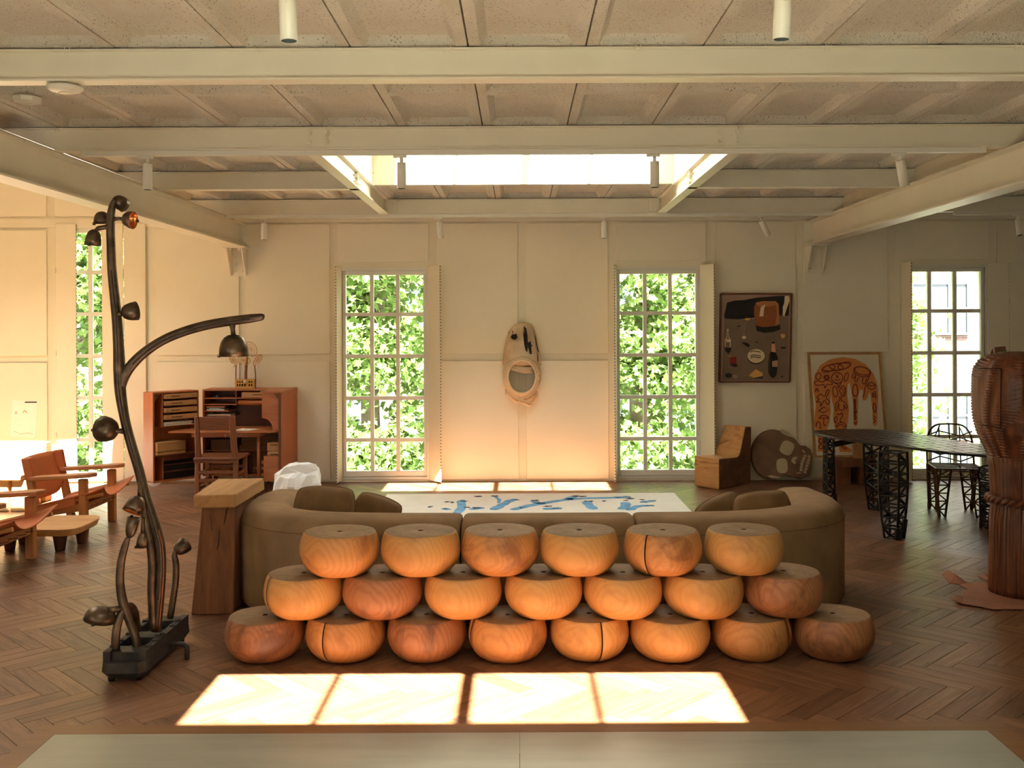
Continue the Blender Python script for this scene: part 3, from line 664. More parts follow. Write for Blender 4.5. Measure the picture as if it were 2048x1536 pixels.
for ri, (rn, Y, xs) in enumerate(ROWS):
    for ci, px in enumerate(xs):
        rnd = random.Random(ri * 20 + ci)
        ph = [rnd.uniform(0, 6.28) for _ in range(4)]; am = rnd.uniform(0.006, 0.014)
        zc = ri * (SH + 0.001) + SH * 0.5
        X = (px - VX) * Y / F
        ck = CRACK.get((ri, ci)); sc_ = rnd.uniform(0.985, 1.015); hs = 1.0
        def rad(a, z, ph=ph, am=am, ck=ck):
            q = 1 + am * sin(2 * a + ph[0]) + am * 0.7 * sin(3 * a + ph[1] + z * 4) + am * 0.4 * sin(5 * a + ph[2] - z * 9)
            return q
        m = MB().lathe(prof, NS, mis=[0] * 11 + [1] * 2 + [1, 2, 2], rad=rad)
        if ck is not None:      # a drying crack: pull one column of the wall inwards
            k0 = int(round((ck % (2 * pi)) / (2 * pi) * NS)) % NS
            for i in range(2, 12):
                p_ = m.v[i * NS + k0]; f_ = 1 - 0.16 * min(1, (i - 1) / 3)
                m.v[i * NS + k0] = Vector((p_.x * f_, p_.y * f_, p_.z))
                for dk, w_ in ((1, 0.030), (-1, 0.030)):   # keep the crack narrow
                    kk = (k0 + dk) % NS; a_ = 2 * pi * (k0 + dk * 0.22) / NS; r_ = m.v[i * NS + kk].xy.length
                    m.v[i * NS + kk] = Vector((r_ * cos(a_), r_ * sin(a_), m.v[i * NS + kk].z))
            for fi, f_ in enumerate(m.f):
                if len(f_) == 4 and any(v_ % NS == k0 and 2 <= v_ // NS <= 11 for v_ in f_): m.mi[fi] = 2; m.sm[fi] = False
        o = m.build('drum_stool', [f'stool{SMAT[(ri, ci)]}', 'stooltop', 'stooldark'])
        o.location = (X, Y + rnd.uniform(-0.012, 0.012), ri * (SH + 0.001)); o.scale = (sc_, sc_, 1.0)
        cnt = len(xs)
        extra = {(0, 0): ', beside the bronze lamp', (0, 4): ', with a deep vertical crack', (0, 7): ', in shade at the end', (2, 4): ', with a long side crack'}.get((ri, ci), '')
        pos = 'leftmost' if ci == 0 else ('rightmost' if ci == cnt - 1 else f'{ORD[ci]} from the left')
        tag(o, f'round drum stool, {pos} in the {rn} row' + extra, 'stool', 'stacked wooden drum stools')

# ---- curved sofa seen from behind
sofa = thing('curved_sofa', 'curved olive suede sofa seen from behind the stacked stools', 'sofa', (0.15, 6.1, 0))
path = [V(*p) for p in ((-1.60, 6.92, 0), (-1.655, 6.62, 0), (-1.60, 6.30, 0), (-1.38, 6.06, 0), (-1.00, 5.95, 0), (-0.40, 5.92, 0), (0.14, 5.91, 0), (0.68, 5.92, 0), (1.25, 5.94, 0), (1.62, 6.05, 0), (1.86, 6.26, 0), (1.945, 6.56, 0), (1.91, 6.92, 0))]
pp, _ = spline(path, [0] * len(path), 10)
def sofa_prof():
    t2, h, r = 0.17, 0.635, 0.10; P = []
    P += [(-t2 + 0.02, 0.03), (-t2, 0.06), (-t2, 0.3), (-t2, h - r)]
    for a in range(1, 7): an = pi - a * (pi / 2) / 6; P.append((-t2 + r + r * cos(an), h - r + r * sin(an)))
    P.append((0, h + 0.004))
    for a in range(0, 7): an = pi / 2 - a * (pi / 2) / 6; P.append((t2 - r + r * cos(an), h - r + r * sin(an)))
    P += [(t2, 0.3), (t2, 0.06), (t2 - 0.02, 0.03)]; return P
SP = sofa_prof()
def sweep(pts, mb, inset_a, inset_b):
    N_ = len(pts); rows = []
    for i, p in enumerate(pts):
        tg = (pts[min(i + 1, N_ - 1)] - pts[max(i - 1, 0)]).normalized(); nr = V(tg.y, -tg.x, 0)   # outward = towards the camera side
        e = 1.0
        dd = min(i if inset_a else 99, (N_ - 1 - i) if inset_b else 99)
        if dd < 3: e = (0.86, 0.955, 0.99)[dd]
        rows.append([p + nr * (-s * (1 if True else 1)) * e + V(0, 0, 0.03 + (z - 0.03) * (1 - (1 - e) * 0.35)) for s, z in SP])
    mb.grid(rows)
    b = len(mb.v); mb.v += rows[0]; mb.face(range(b, b + len(SP))); b = len(mb.v); mb.v += rows[-1]; mb.face(reversed(range(b, b + len(SP))))
    return rows
def idx_at(x):
    return min(range(len(pp)), key=lambda i: abs(pp[i].x - x) + (9 if pp[i].y > 6.05 else 0))
i1, i2 = idx_at(-0.37), idx_at(0.67)
def densify(pts): 
    a = [pts[0], pts[0].lerp(pts[1], 0.12), pts[0].lerp(pts[1], 0.4)]; b = [pts[-2].lerp(pts[-1], 0.6), pts[-2].lerp(pts[-1], 0.88), pts[-1]]
    return a + pts[1:-1] + b
for k, (a, b) in enumerate(((0, i1), (i1, i2), (i2, len(pp) - 1))):
    seg = [q.copy() for q in pp[a:b + 1]]
    d0 = (seg[1] - seg[0]).normalized() * 0.004; d1 = (seg[-1] - seg[-2]).normalized() * 0.004
    seg[0] += d0; seg[-1] -= d1; seg = densify(seg)
    m = MB(); sweep(seg, m, True, True); bk = m.build('backrest_section', 'suede', sofa)
    pts = []
    for i, p in enumerate(seg[2:-2]):
        tg = (seg[i + 3] - seg[i + 1]).normalized(); pts.append(p + V(tg.y, -tg.x, 0) * 0.1705 + V(0, 0, 0.545))
    MB().tube(pts, 0.0028, 5).build('seam', 'suede2', bk)
inner = []
for i in range(0, len(pp), 4):
    tg = (pp[min(i + 1, len(pp) - 1)] - pp[max(i - 1, 0)]).normalized(); inner.append(pp[i] - V(tg.y, -tg.x, 0) * 0.155)
MB().prism([V(p.x, p.y, 0.05) for p in inner], (0, 0, 0.31)).build('seat', 'suede', sofa, bevel=0.04, seg=3)
for q in ((-1.2, 6.25), (1.5, 6.25), (-1.3, 6.75), (1.6, 6.75)): MB().lathe([(0.03, 0), (0.035, 0.05)], 12, Matrix.Translation((*q, 0))).build('foot', 'black', sofa)
def pillow(name, c, w_, h_, t_, rot, label):
    R = rot.to_4x4(); n_ = 14; P1, P2 = [], []
    for i in range(n_ + 1):
        r1, r2 = [], []
        for j in range(n_ + 1):
            u, v_ = -1 + 2 * i / n_, -1 + 2 * j / n_
            pinch = 1 - 0.07 * (1 - abs(u) ** 2) * abs(v_) ** 3 ; pinch2 = 1 - 0.07 * (1 - abs(v_) ** 2) * abs(u) ** 3
            th = t_ * (max(0, 1 - u ** 4) * max(0, 1 - v_ ** 4)) ** 0.45 * (1 + 0.10 * sin(5 * u + 3 * v_))
            cr = 1 - 0.20 * u * u * v_ * v_; x, z = u * w_ / 2 * pinch2 * cr, v_ * h_ / 2 * pinch * cr
            r1.append(Vector(c) + rot @ V(x, -th / 2, z)); r2.append(Vector(c) + rot @ V(x, th / 2, z))
        P1.append(r1); P2.append(r2)
    o = thing(name, label, 'pillow', c, 0, 'pillows on the sofa')
    m = MB().grid(P1); m.grid([r[::-1] for r in P2]); m.build('cover', 'suede2', o)
    edge = [P1[0][j] for j in range(n_ + 1)] + [P1[i][n_] for i in range(1, n_ + 1)] + [P1[n_][j] for j in reversed(range(n_))] + [P1[i][0] for i in reversed(range(n_))]
    MB().tube(edge, 0.005, 5).build('piping', 'suede2', o)
E = lambda x, y, z: (Matrix.Rotation(z, 3, 'Z') @ Matrix.Rotation(x, 3, 'X') @ Matrix.Rotation(y, 3, 'Y'))
pillow('sofa_pillow', at(648, 1030, 6.36), 0.42, 0.40, 0.19, E(-0.35, 0.05, 0.10), 'larger of two dark olive pillows at the left sofa end')
pillow('sofa_pillow', at(745, 1043, 6.50), 0.36, 0.38, 0.18, E(-0.42, 0.30, -0.12), 'smaller tilted dark olive pillow at the left sofa end')
pillow('sofa_pillow', at(1450, 1040, 6.62), 0.38, 0.36, 0.17, E(-0.50, -0.40, 0.2), 'slanting olive pillow, left one at the right sofa end')
pillow('sofa_pillow', at(1528, 1036, 6.40), 0.40, 0.38, 0.19, E(-0.40, -0.12, -0.1), 'olive pillow with a raised corner beside the right sofa arm')

# ---- rug with blue painted branches
rug = thing('painted_rug', 'white rug painted with blue branches behind the sofa', 'rug', (0.1, 9, 0))
MB().bx(-1.40, 1.63, 7.15, 10.45, 0.001, 0.010).build('pile', 'rug', rug, bevel=0.003)
RZ = 0.0105
def rugpt(px, py): return gp(px, py, RZ)
def stroke(pts, w_, mat, jit=0.15):
    m = MB(); P = [rugpt(760 + x / 3.103, 940 + y / 3.103) for x, y in pts]; P, _ = spline(P, [0] * len(P), 5); L_, R_ = [], []
    for i, p in enumerate(P):
        tg = (P[min(i + 1, len(P) - 1)] - P[max(i - 1, 0)]).normalized(); nr = V(tg.y, -tg.x, 0); q = w_ * (1 + random.uniform(-jit, jit)) * (0.5 if i in (0, len(P) - 1) else 1)
        L_.append(p + nr * q); R_.append(p - nr * q)
    m.grid([L_, R_], smooth=False); return m.build('painted_branch' if mat == 'blue' else 'painted_blossom', mat, rug, solid=0.0008)
for pts, w_ in (([(470, 275), (505, 235), (505, 195), (530, 190)], 0.045), ([(700, 248), (760, 215), (810, 190), (855, 182)], 0.05), ([(735, 205), (740, 185), (715, 165)], 0.02),
                ([(820, 248), (930, 220), (1080, 195), (1180, 182), (1300, 175), (1440, 172), (1550, 165)], 0.05), ([(1040, 205), (985, 205), (950, 190)], 0.04), ([(1160, 185), (1200, 165)], 0.05),
                ([(1330, 245), (1295, 215), (1280, 195)], 0.05), ([(1500, 245), (1525, 220), (1520, 200)], 0.05), ([(1545, 250), (1600, 225), (1700, 220)], 0.045), ([(1620, 200), (1700, 190)], 0.05),
                ([(1010, 242), (1130, 236)], 0.05), ([(560, 245), (640, 232)], 0.05), ([(390, 245), (430, 240)], 0.05)): stroke(pts, w_, 'blue')
for k, (x, y, a) in enumerate([(310, 231, 8), (415, 199, 9), (450, 200, 12), (540, 230, 6), (600, 236, 26), (405, 240, 14), (712, 163, 22), (610, 162, 8), (840, 183, 16), (965, 190, 18), (1215, 160, 20), (1262, 162, 10), (1295, 194, 30), (1390, 193, 7), (1490, 170, 30), (1540, 167, 18), (1525, 189, 16), (1548, 180, 9), (1625, 183, 14), (1690, 190, 24), (1640, 200, 16), (1670, 220, 30), (1035, 227, 9), (1060, 224, 8), (1085, 237, 20), (520, 194, 14), (875, 236, 12)]):
    stroke([(x - a, y + random.uniform(-1, 1)), (x, y + random.uniform(-3, 3)), (x + a, y + random.uniform(-1, 1))], 0.02 + 0.012 * random.random(), 'navy', 0.6)

# ---- timber plinth with a slab top
pl = thing('timber_plinth', 'rough brown timber plinth with a pale slab top beside the sofa', 'plinth', (-1.88, 6.3, 0))
m = MB(); jag = random.Random(3)
lowr = [(-2.02, 6.07, 0), (-1.765, 6.09, 0), (-1.76, 6.62, 0), (-2.03, 6.62, 0)]; mids = [(-1.995, 6.10, 0.28), (-1.775, 6.105, 0.28), (-1.77, 6.60, 0.28), (-2.0, 6.60, 0.28)]; tops = [(-1.965, 6.12, 0.665), (-1.755, 6.12, 0.665), (-1.76, 6.60, 0.665), (-1.98, 6.60, 0.665)]
m.hexa(lowr, tops); m.build('post', 'oldwood', pl, bevel=0.008, seg=2)
MB().hexa([(-1.985, 6.035, 0.664), (-1.735, 6.04, 0.664), (-1.73, 6.72, 0.664), (-2.04, 6.71, 0.664)], [(-1.99, 6.03, 0.742), (-1.73, 6.03, 0.748), (-1.735, 6.71, 0.745), (-2.045, 6.70, 0.742)]).build('slab_top', 'slabwood', pl, bevel=0.008, seg=2)
for pts in ([(428, 1235), (430, 1180), (427, 1130), (436, 1090), (438, 1060)], [(447, 1050), (452, 1025), (455, 1012)], [(424, 1062), (420, 1030)]):
    P = [onplane(x, y, (0, 6.098, 0), V(0, 1, 0)) for x, y in pts]; P = [p + V(0, 0.006 - 0.012 * 0, 0) for p in P]
    MB().tube(P, [0.0015] + [0.0045] * (len(P) - 2) + [0.0015], 6, sub=4).build('crack', 'stooldark', pl)

# ---- white crumpled bag behind the sofa
bag = thing('crumpled_bag', 'white crumpled bag with a folded top between desk and sofa', 'bag', (-2.08, 9.45, 0))
bc = at(597, 1000, 9.45); rows = []
rb = random.Random(11)
for i, (z, sx, sy) in enumerate([(0.0, 0.20, 0.16), (0.08, 0.225, 0.18), (0.18, 0.225, 0.18), (0.28, 0.222, 0.17), (0.36, 0.205, 0.15), (0.42, 0.17, 0.11), (0.455, 0.12, 0.06), (0.47, 0.07, 0.03)]):
    row = []
    for k in range(25):
        a = 2 * pi * (k % 24) / 24; q = 1 + (0.08 * sin(5 * a + i * 1.3) + 0.05 * sin(9 * a - i * 2)) * (0.4 + 0.6 * (i > 0))
        row.append(V(bc.x + cos(a) * sx * q + 0.025 * (i > 4), 9.45 + sin(a) * sy * q, 0.002 + z + 0.012 * sin(3 * a + i) * (i > 0)))
    rows.append(row)
m = MB().grid(rows, smooth=False); b = len(m.v); m.v += rows[-1][:24]; m.face(range(b, b + 24)); m.build('sack', 'bag', bag)
fp = [at(x, y, 9.245) for x, y in ((557, 951), (570, 935), (600, 929), (632, 928), (636, 940), (612, 948), (596, 944), (575, 949))]
MB().grid([[p + V(0, 0, 0) for p in fp[:4]], [p + V(0, -0.012, 0) for p in (fp[7], fp[6], fp[5], fp[4])]], smooth=False).build('folded_flap', 'bag', bag, solid=0.006)

# ---- bronze branch lamp
LB = V(-1.97, 5.24, 0)
lamp = thing('branch_lamp', 'tall bronze lamp like a branching plant with bell shades on a trough base', 'lamp', LB)
def lp(px, py, Y=5.24): return at(px, py, Y)
# trough base
m = MB(); y0, y1, xa, xb, zt_, zf = 4.90, 5.58, -2.085, -1.865, 0.148, 0.022
def ring(ins, z, j=0.0):
    pts = [(xa + ins, y0 + ins + 0.03, z), (xa + 0.035 + ins, y0 + ins, z), (xb - 0.03 - ins, y0 + ins, z), (xb - ins, y0 + 0.035 + ins, z), (xb - ins, y1 - ins, z), (xa + ins, y1 - ins, z)]
    return [V(*p) for p in pts]
m.hexa(ring(0.018, zf), ring(0.0, 0.05)); m.hexa(ring(0.0, 0.05), ring(0.004, 0.100))
ob = m.build('trough', 'bronzeblk', lamp)
m = MB()
top_o = ring(0.004, zt_); low_o = ring(0.004, 0.098)
m.bx(xa + 0.004, xa + 0.040, y0 + 0.034, y1 - 0.004, 0.098, zt_); m.bx(xb - 0.040, xb - 0.004, y0 + 0.039, y1 - 0.004, 0.098, zt_)
for (c_, d_) in ((y0 + 0.05, y0 + 0.15), (5.19, 5.29), (5.48, y1 - 0.004)): m.bx(xa + 0.038, xb - 0.038, c_, d_, 0.098, zt_ - 0.008)
m.build('trough_rim', 'bronzeblk', ob)
for yy in (5.02, 5.11, 5.22, 5.36, 5.45):
    for xx in (xa + 0.02, xb - 0.02): MB().box((xx, yy, zt_ + 0.003), (0.030, 0.035, 0.012), Matrix.Rotation(0.3, 3, 'Z')).build('cast_lump', 'bronzeblk', ob, bevel=0.004)
for x_, y_ in ((xa + 0.04, y0 + 0.05), (xb - 0.05, y0 + 0.06), (xa + 0.04, y1 - 0.06), (xb - 0.03, y1 - 0.05)): MB().lathe([(0.016, 0), (0.02, 0.03)], 10, Matrix.Translation((x_, y_, 0))).build('foot', 'bronzeblk', lamp)
MB().tube([(xb - 0.01, 5.27, 0.075), (xb + 0.06, 5.27, 0.078), (xb + 0.088, 5.265, 0.070), (xb + 0.094, 5.26, 0.045), (xb + 0.094, 5.26, 0.002)], 0.013, 10, sub=4).build('pipe_foot', 'bronzeblk', lamp)
MB().tube([(xa + 0.01, 5.30, 0.06), (xa - 0.05, 5.30, 0.06), (xa - 0.06, 5.30, 0.0)], 0.011, 10, sub=3).build('pipe_foot', 'bronzeblk', lamp)
K = 5.24 / F
st = [(312, 1262), (318, 1200), (322, 1140), (320, 1095), (312, 1060), (300, 1020), (289, 985), (278, 940), (263, 890), (250, 840), (241, 785), (239, 740), (237, 690), (234, 640), (229, 590), (224, 540), (222, 490), (221, 445), (224, 415), (230, 400)]
rr_ = [10, 10, 10, 10.5, 10.5, 10, 10, 9.5, 9.5, 9.5, 11, 12, 10.5, 10, 9.5, 9, 8.5, 8.5, 7, 5]
stem = MB().tube([lp(*p) for p in st], [r * K for r in rr_], 12, sub=4).build('stem', 'bronze', lamp)
MB().tube([lp(x - 2, y, 5.24 - 0.026) for x, y in st[1:16]], [0.004] * 15, 6, sub=4).build('groove_strip', 'bronzeblk', stem)
MB().tube([lp(x + 5, y, 5.24 - 0.0245) for x, y in st[0:5]], [0.005] * 5, 6, sub=4).build('copper_strip', 'copperdk', stem)
MB().tube([lp(*p, 5.22) for p in ((306, 1258), (303, 1180), (304, 1130), (300, 1085), (292, 1045), (287, 1015), (284, 985), (283, 965))], [q * K for q in (8, 8, 8, 8, 7.5, 7, 6, 4)], 10, sub=4).build('side_stem', 'bronze', lamp)
br = [(241, 778), (249, 752), (265, 728), (290, 704), (325, 681), (365, 664), (410, 651), (455, 643), (500, 637), (524, 634), (529, 634)]
arm = MB().tube([lp(*p) for p in br], [q * K for q in (9, 10.5, 10.5, 10, 9.5, 9.5, 9.5, 9.5, 9, 7, 3)], 12, sub=4).build('branch', 'bronze', lamp)
MB().tube([lp(x, y + 1, 5.24 - 0.025) for x, y in br[2:9]], [0.004] * 7, 6, sub=4).build('groove_strip', 'bronzeblk', arm)
def shade(p, axis, R_, L_, Y=5.24, copper=True, lab=None):
    """bell: apex at p, opening along axis"""
    P = lp(*p, Y); ax = Vector(axis).normalized(); T = Matrix.Translation(P) @ ax.to_track_quat('Z', 'Y').to_matrix().to_4x4()
    R_, L_ = R_ * K, L_ * K
    pr = [(0.006, 0.0), (0.35 * R_, 0.03 * L_), (0.62 * R_, 0.14 * L_), (0.82 * R_, 0.34 * L_), (0.94 * R_, 0.62 * L_), (1.0 * R_, 1.0 * L_), (0.94 * R_, 0.995 * L_), (0.86 * R_, 0.62 * L_), (0.72 * R_, 0.35 * L_), (0.4 * R_, 0.14 * L_), (0.01, 0.1 * L_)]
    s_ = MB().lathe(pr, 28, T, mis=[0] * 6 + [1 if copper else 0] * 4).build('shade', ['bronze', 'copper'], lamp)
    e = T @ V(R_ * 0.98, 0, L_ * 0.98); MB().box(e, (0.012, 0.012, 0.014)).build('rim_tab', 'bronzeblk', s_)
    return s_
def neck(a, b, ra=5, rb=4, Y=5.24, Y2=None): MB().tube([lp(*a, Y), lp((a[0] + b[0]) / 2, (a[1] + b[1]) / 2, (Y + (Y2 or Y)) / 2), lp(*b, Y2 or Y)], [ra * K, rb * 0.95 * K, rb * K], 10).build('neck', 'bronze', lamp)
neck((464, 644), (467, 672), 8, 5); shade((467, 669), (0.0, 0, -1), 30, 44)
shade((230, 398), (0.25, 0.9, -0.35), 16, 26)
neck((222, 438), (246, 438), 7, 3.5); shade((246, 438), (0.97, -0.12, -0.12), 18, 22)
neck((222, 452), (196, 457), 6, 5, 5.24, 5.20); neck((196, 457), (190, 462), 5, 4, 5.20, 5.19); shade((189, 459), (-0.12, 0, -1), 16, 32, 5.19)
neck((222, 440), (204, 430), 5, 4, 5.24, 5.30); shade((203, 423), (0.0, 0.1, -1), 16.5, 25, 5.30)
neck((232, 628), (246, 628), 6, 5, 5.24, 5.20); shade((243, 626), (0.75, 0.6, 0.15), 19, 30, 5.20)
neck((250, 862), (226, 862), 7, 5, 5.24, 5.19); shade((229, 861), (-0.72, 0.35, 0.05), 26, 32, 5.18)
neck((281, 965), (281, 1000), 5, 6, 5.20); shade((279, 992), (-0.30, -0.50, -1), 20, 34, 5.19)
neck((286, 1035), (285, 1066), 4, 4, 5.20); shade((285, 1064), (-0.05, 0.1, -1), 12, 30, 5.20)
s2 = [(275, 1300), (270, 1272), (258, 1240), (246, 1205), (240, 1165), (242, 1125), (250, 1092), (257, 1074)]
MB().tube([lp(*p, 5.05) for p in s2], [q * K for q in (8, 8, 8, 9, 8, 7.5, 7, 4)], 12, sub=4).build('side_stem', 'bronze', lamp)
shade((259, 1076), (0.16, 0.12, 1), 12.5, 40, 5.05, False)
s3 = [(340, 1236), (346, 1200), (351, 1165), (352, 1130), (349, 1112), (351, 1100)]
MB().tube([lp(*p, 5.50) for p in s3], [q * K for q in (7, 7, 7, 7, 6, 3)], 12, sub=4).build('side_stem', 'bronze', lamp)
shade((351, 1104), (0.6, 0.85, 0.5), 17, 28, 5.50)
s4 = [(231, 1300), (232, 1268), (238, 1238), (250, 1216), (262, 1212), (271, 1228), (274, 1262)]
MB().tube([lp(*p, Y) for p, Y in zip(s4, (5.0, 5.0, 5.02, 5.06, 5.10, 5.16, 5.22))], [q * K for q in (8, 8, 8, 7, 7, 7, 7)], 12, sub=4).build('side_stem', 'bronze', lamp)
neck((246, 1216), (216, 1221), 6, 7, 5.05, 5.0); shade((205, 1213), (-0.22, 0.0, -1), 30, 27, 5.0)

# ---- leather safari chairs with broad oak arms, facing right
def make_lounge():
    c = thing('leather_lounge_chair', 'x', 'chair', (0, 0, 0), 0, 'leather lounge chairs')      # local: faces +X, width along Y (0 = middle)
    hw = 0.295
    def leg(pts, w_): return MB().hexa([V(x, y, 0) for x, y in pts[0]], [V(x, y, z) for x, y, z in pts[1]]).build('leg', 'oakv', c, local=True, bevel=0.006)
    for s in (-1, 1):
        y = s * hw
        MB().hexa([(-0.032, y - 0.03, 0), (0.032, y - 0.03, 0), (0.032, y + 0.03, 0), (-0.032, y + 0.03, 0)], [(-0.04, y - 0.028, 0.478), (0.03, y - 0.028, 0.475), (0.03, y + 0.028, 0.475), (-0.04, y + 0.028, 0.475)]).build('leg', 'oakv', c, local=True, bevel=0.006)
        MB().hexa([(-0.40, y - 0.03, 0), (-0.335, y - 0.03, 0), (-0.335, y + 0.03, 0), (-0.40, y + 0.03, 0)], [(-0.52, y - 0.025, 0.64), (-0.465, y - 0.025, 0.645), (-0.465, y + 0.025, 0.645), (-0.52, y + 0.025, 0.64)]).build('leg', 'oakv', c, local=True, bevel=0.006)
        MB().prism([V(-0.47, y - 0.035, 0.462), V(-0.05, y - 0.065, 0.485), V(0.06, y - 0.05, 0.492), V(0.115, y - 0.012, 0.496), V(0.115, y + 0.012, 0.496), V(0.06, y + 0.05, 0.492), V(-0.05, y + 0.065, 0.485), V(-0.47, y + 0.035, 0.462)], (0, 0, 0.036)).build('armrest', 'oak', c, local=True, bevel=0.006)
        MB().hexa([(-0.42, y - 0.014, 0.145), (0.0, y - 0.014, 0.205), (0.0, y + 0.014, 0.205), (-0.42, y + 0.014, 0.145)], [(-0.42, y - 0.014, 0.205), (0.0, y - 0.014, 0.275), (0.0, y + 0.014, 0.275), (-0.42, y + 0.014, 0.205)]).build('side_rail', 'oak', c, local=True, bevel=0.004)
        MB().tube([(-0.40, y * 1.0, 0.225), (0.16, y * 1.0, 0.345)], 0.018, 10).build('seat_rail', 'oak', c, local=True)
        sl = MB()      # leather sleeve around the side rail
        sl.hexa([(-0.41, y - 0.028, 0.17), (-0.06, y - 0.028, 0.245), (-0.06, y + 0.028, 0.245), (-0.41, y + 0.028, 0.17)], [(-0.41, y - 0.028, 0.25), (-0.06, y - 0.028, 0.325), (-0.06, y + 0.028, 0.325), (-0.41, y + 0.028, 0.25)]).build('leather_sleeve', 'saddle', c, local=True, bevel=0.01, seg=2)
    MB().hexa([(-0.02, -hw, 0.195), (0.012, -hw, 0.195), (0.012, hw, 0.195), (-0.02, hw, 0.195)], [(-0.02, -hw, 0.265), (0.012, -hw, 0.265), (0.012, hw, 0.265), (-0.02, hw, 0.265)]).build('front_rail', 'oak', c, local=True, bevel=0.004)
    MB().hexa([(-0.40, -hw, 0.14), (-0.37, -hw, 0.14), (-0.37, hw, 0.14), (-0.40, hw, 0.14)], [(-0.40, -hw, 0.20), (-0.37, -hw, 0.20), (-0.37, hw, 0.20), (-0.40, hw, 0.20)]).build('rear_rail', 'oak', c, local=True, bevel=0.004)
    P = []                                   # sagging seat sling, flared up at the front corners
    for i in range(15):
        u = i / 14; row = []
        for j in range(15):
            v_ = -1 + 2 * j / 14; x = -0.40 + 0.57 * u + (0.0 if u < 0.7 else 0.05 * (u - 0.7) / 0.3 * (v_ * v_ - 0.6)); z = 0.24 + 0.135 * u - (0.04 + 0.05 * u) * (1 - v_ * v_) + 0.025 * max(0, u - 0.8) * 5 * v_ ** 2
            row.append(V(x, v_ * (hw + 0.035), z + 0.012))
        P.append(row)
    MB().grid(P).build('seat_sling', 'saddle', c, local=True, solid=0.008)
    for q in (-0.18, -0.06, 0.06, 0.18):
        MB().bar((0.08, q, 0.235), (-0.02, q * 1.1, 0.22), 0.02, 0.004).build('strap', 'saddledk', c, local=True)
    P = []
    for i in range(9):
        u = i / 8; row = []
        for j in range(13):
            v_ = -1 + 2 * j / 12; z = 0.40 + 0.25 * u - (1 - u) * 0.10 * (1 - v_ * v_) * 0 ; z -= 0.12 * (1 - u) * (abs(v_) < 0.99) * (1 - v_ ** 4)
            x = -0.435 - 0.08 * (z - 0.38) / 0.25 - 0.055 * (1 - v_ * v_); row.append(V(x, v_ * (hw + 0.004), z))
        P.append(row)
    MB().grid(P).build('back_sling', 'saddle', c, local=True, solid=0.010)
    for s in (-1, 1):
        y = s * hw
        MB().hexa([(-0.49, y - 0.034, 0.47), (-0.42, y - 0.034, 0.47), (-0.42, y + 0.034, 0.47), (-0.49, y + 0.034, 0.47)], [(-0.53, y - 0.032, 0.655), (-0.455, y - 0.032, 0.662), (-0.455, y + 0.032, 0.662), (-0.53, y + 0.032, 0.655)]).build('leather_sleeve', 'saddle', c, local=True, bevel=0.012, seg=2)
    return c
ch1 = make_lounge(); ch1.location = (-3.74, 8.79, 0); ch1['label'] = 'saddle leather lounge chair with oak arms behind the low table'
ch2 = copy_tree(ch1); ch2.location = (-3.75, 7.30, 0); ch2['label'] = 'saddle leather lounge chair cut off by the left picture edge'

# ---- low table with carved feet
lt = thing('low_table', 'low pale wooden table with rounded corners on dark stub feet', 'table', (-3.83, 8.02, 0))
def superpts(cx, cy, a, b, z, e=3.2, n_=40, ph=0.0):
    out = []
    for k in range(n_):
        t_ = 2 * pi * k / n_; c_, s_ = cos(t_), sin(t_); out.append(V(cx + a * abs(c_) ** (2 / e) * (1 if c_ > 0 else -1), cy + b * abs(s_) ** (2 / e) * (1 if s_ > 0 else -1), z + 0.006 * sin(2 * t_ + ph)))
    return out
MB().hexa(superpts(-3.85, 8.00, 0.37, 0.28, 0.145, 4.5), superpts(-3.85, 8.00, 0.39, 0.295, 0.203, 4.5)).build('tabletop', 'lowtable', lt, bevel=0.008, seg=2)
for x_, y_ in ((-3.66, 7.88), (-3.60, 8.14), (-4.07, 7.90), (-4.08, 8.14)): MB().lathe([(0.036, 0), (0.04, 0.02), (0.052, 0.10), (0.066, 0.155)], 14, Matrix.Translation((x_, y_, 0))).build('foot', 'carvedbase', lt)

# ---- chunky pine bench under the drawing
bn = thing('pine_bench', 'chunky pale timber bench with block arm in the sun by the left wall', 'bench', (-5.3, 9.9, 0))
MB().hexa([(-6.2, 9.55, 0.30), (-4.82, 9.55, 0.30), (-4.80, 10.10, 0.30), (-6.2, 10.10, 0.30)], [(-6.2, 9.53, 0.372), (-4.80, 9.54, 0.362), (-4.78, 10.12, 0.368), (-6.2, 10.12, 0.372)]).build('seat', 'pine', bn, bevel=0.012, seg=2)
for x_ in (-5.02, -4.86):
    MB().hexa([(x_ - 0.075, 9.58, 0), (x_ + 0.06, 9.58, 0), (x_ + 0.06, 9.80, 0), (x_ - 0.075, 9.80, 0)], [(x_ - 0.065, 9.6, 0.30), (x_ + 0.055, 9.6, 0.30), (x_ + 0.055, 9.8, 0.30), (x_ - 0.065, 9.8, 0.30)]).build('leg', 'pine', bn, bevel=0.008)
MB().bx(-5.95, -5.75, 9.6, 10.05, 0, 0.30).build('leg', 'pine', bn, bevel=0.008)
MB().bx(-5.0, -4.86, 9.90, 10.05, 0, 0.30).build('leg', 'pine', bn, bevel=0.008)
MB().hexa([(-5.22, 9.98, 0.368), (-4.88, 9.98, 0.368), (-4.88, 10.3, 0.368), (-5.22, 10.3, 0.368)], [(-5.20, 10.0, 0.50), (-4.90, 10.0, 0.48), (-4.90, 10.3, 0.49), (-5.20, 10.3, 0.51)]).build('block_arm', 'pine', bn, bevel=0.012, seg=2)
MB().bx(-4.955, -4.84, 10.12, 10.24, 0.0, 0.605).build('post', 'slabwood', bn, bevel=0.006)
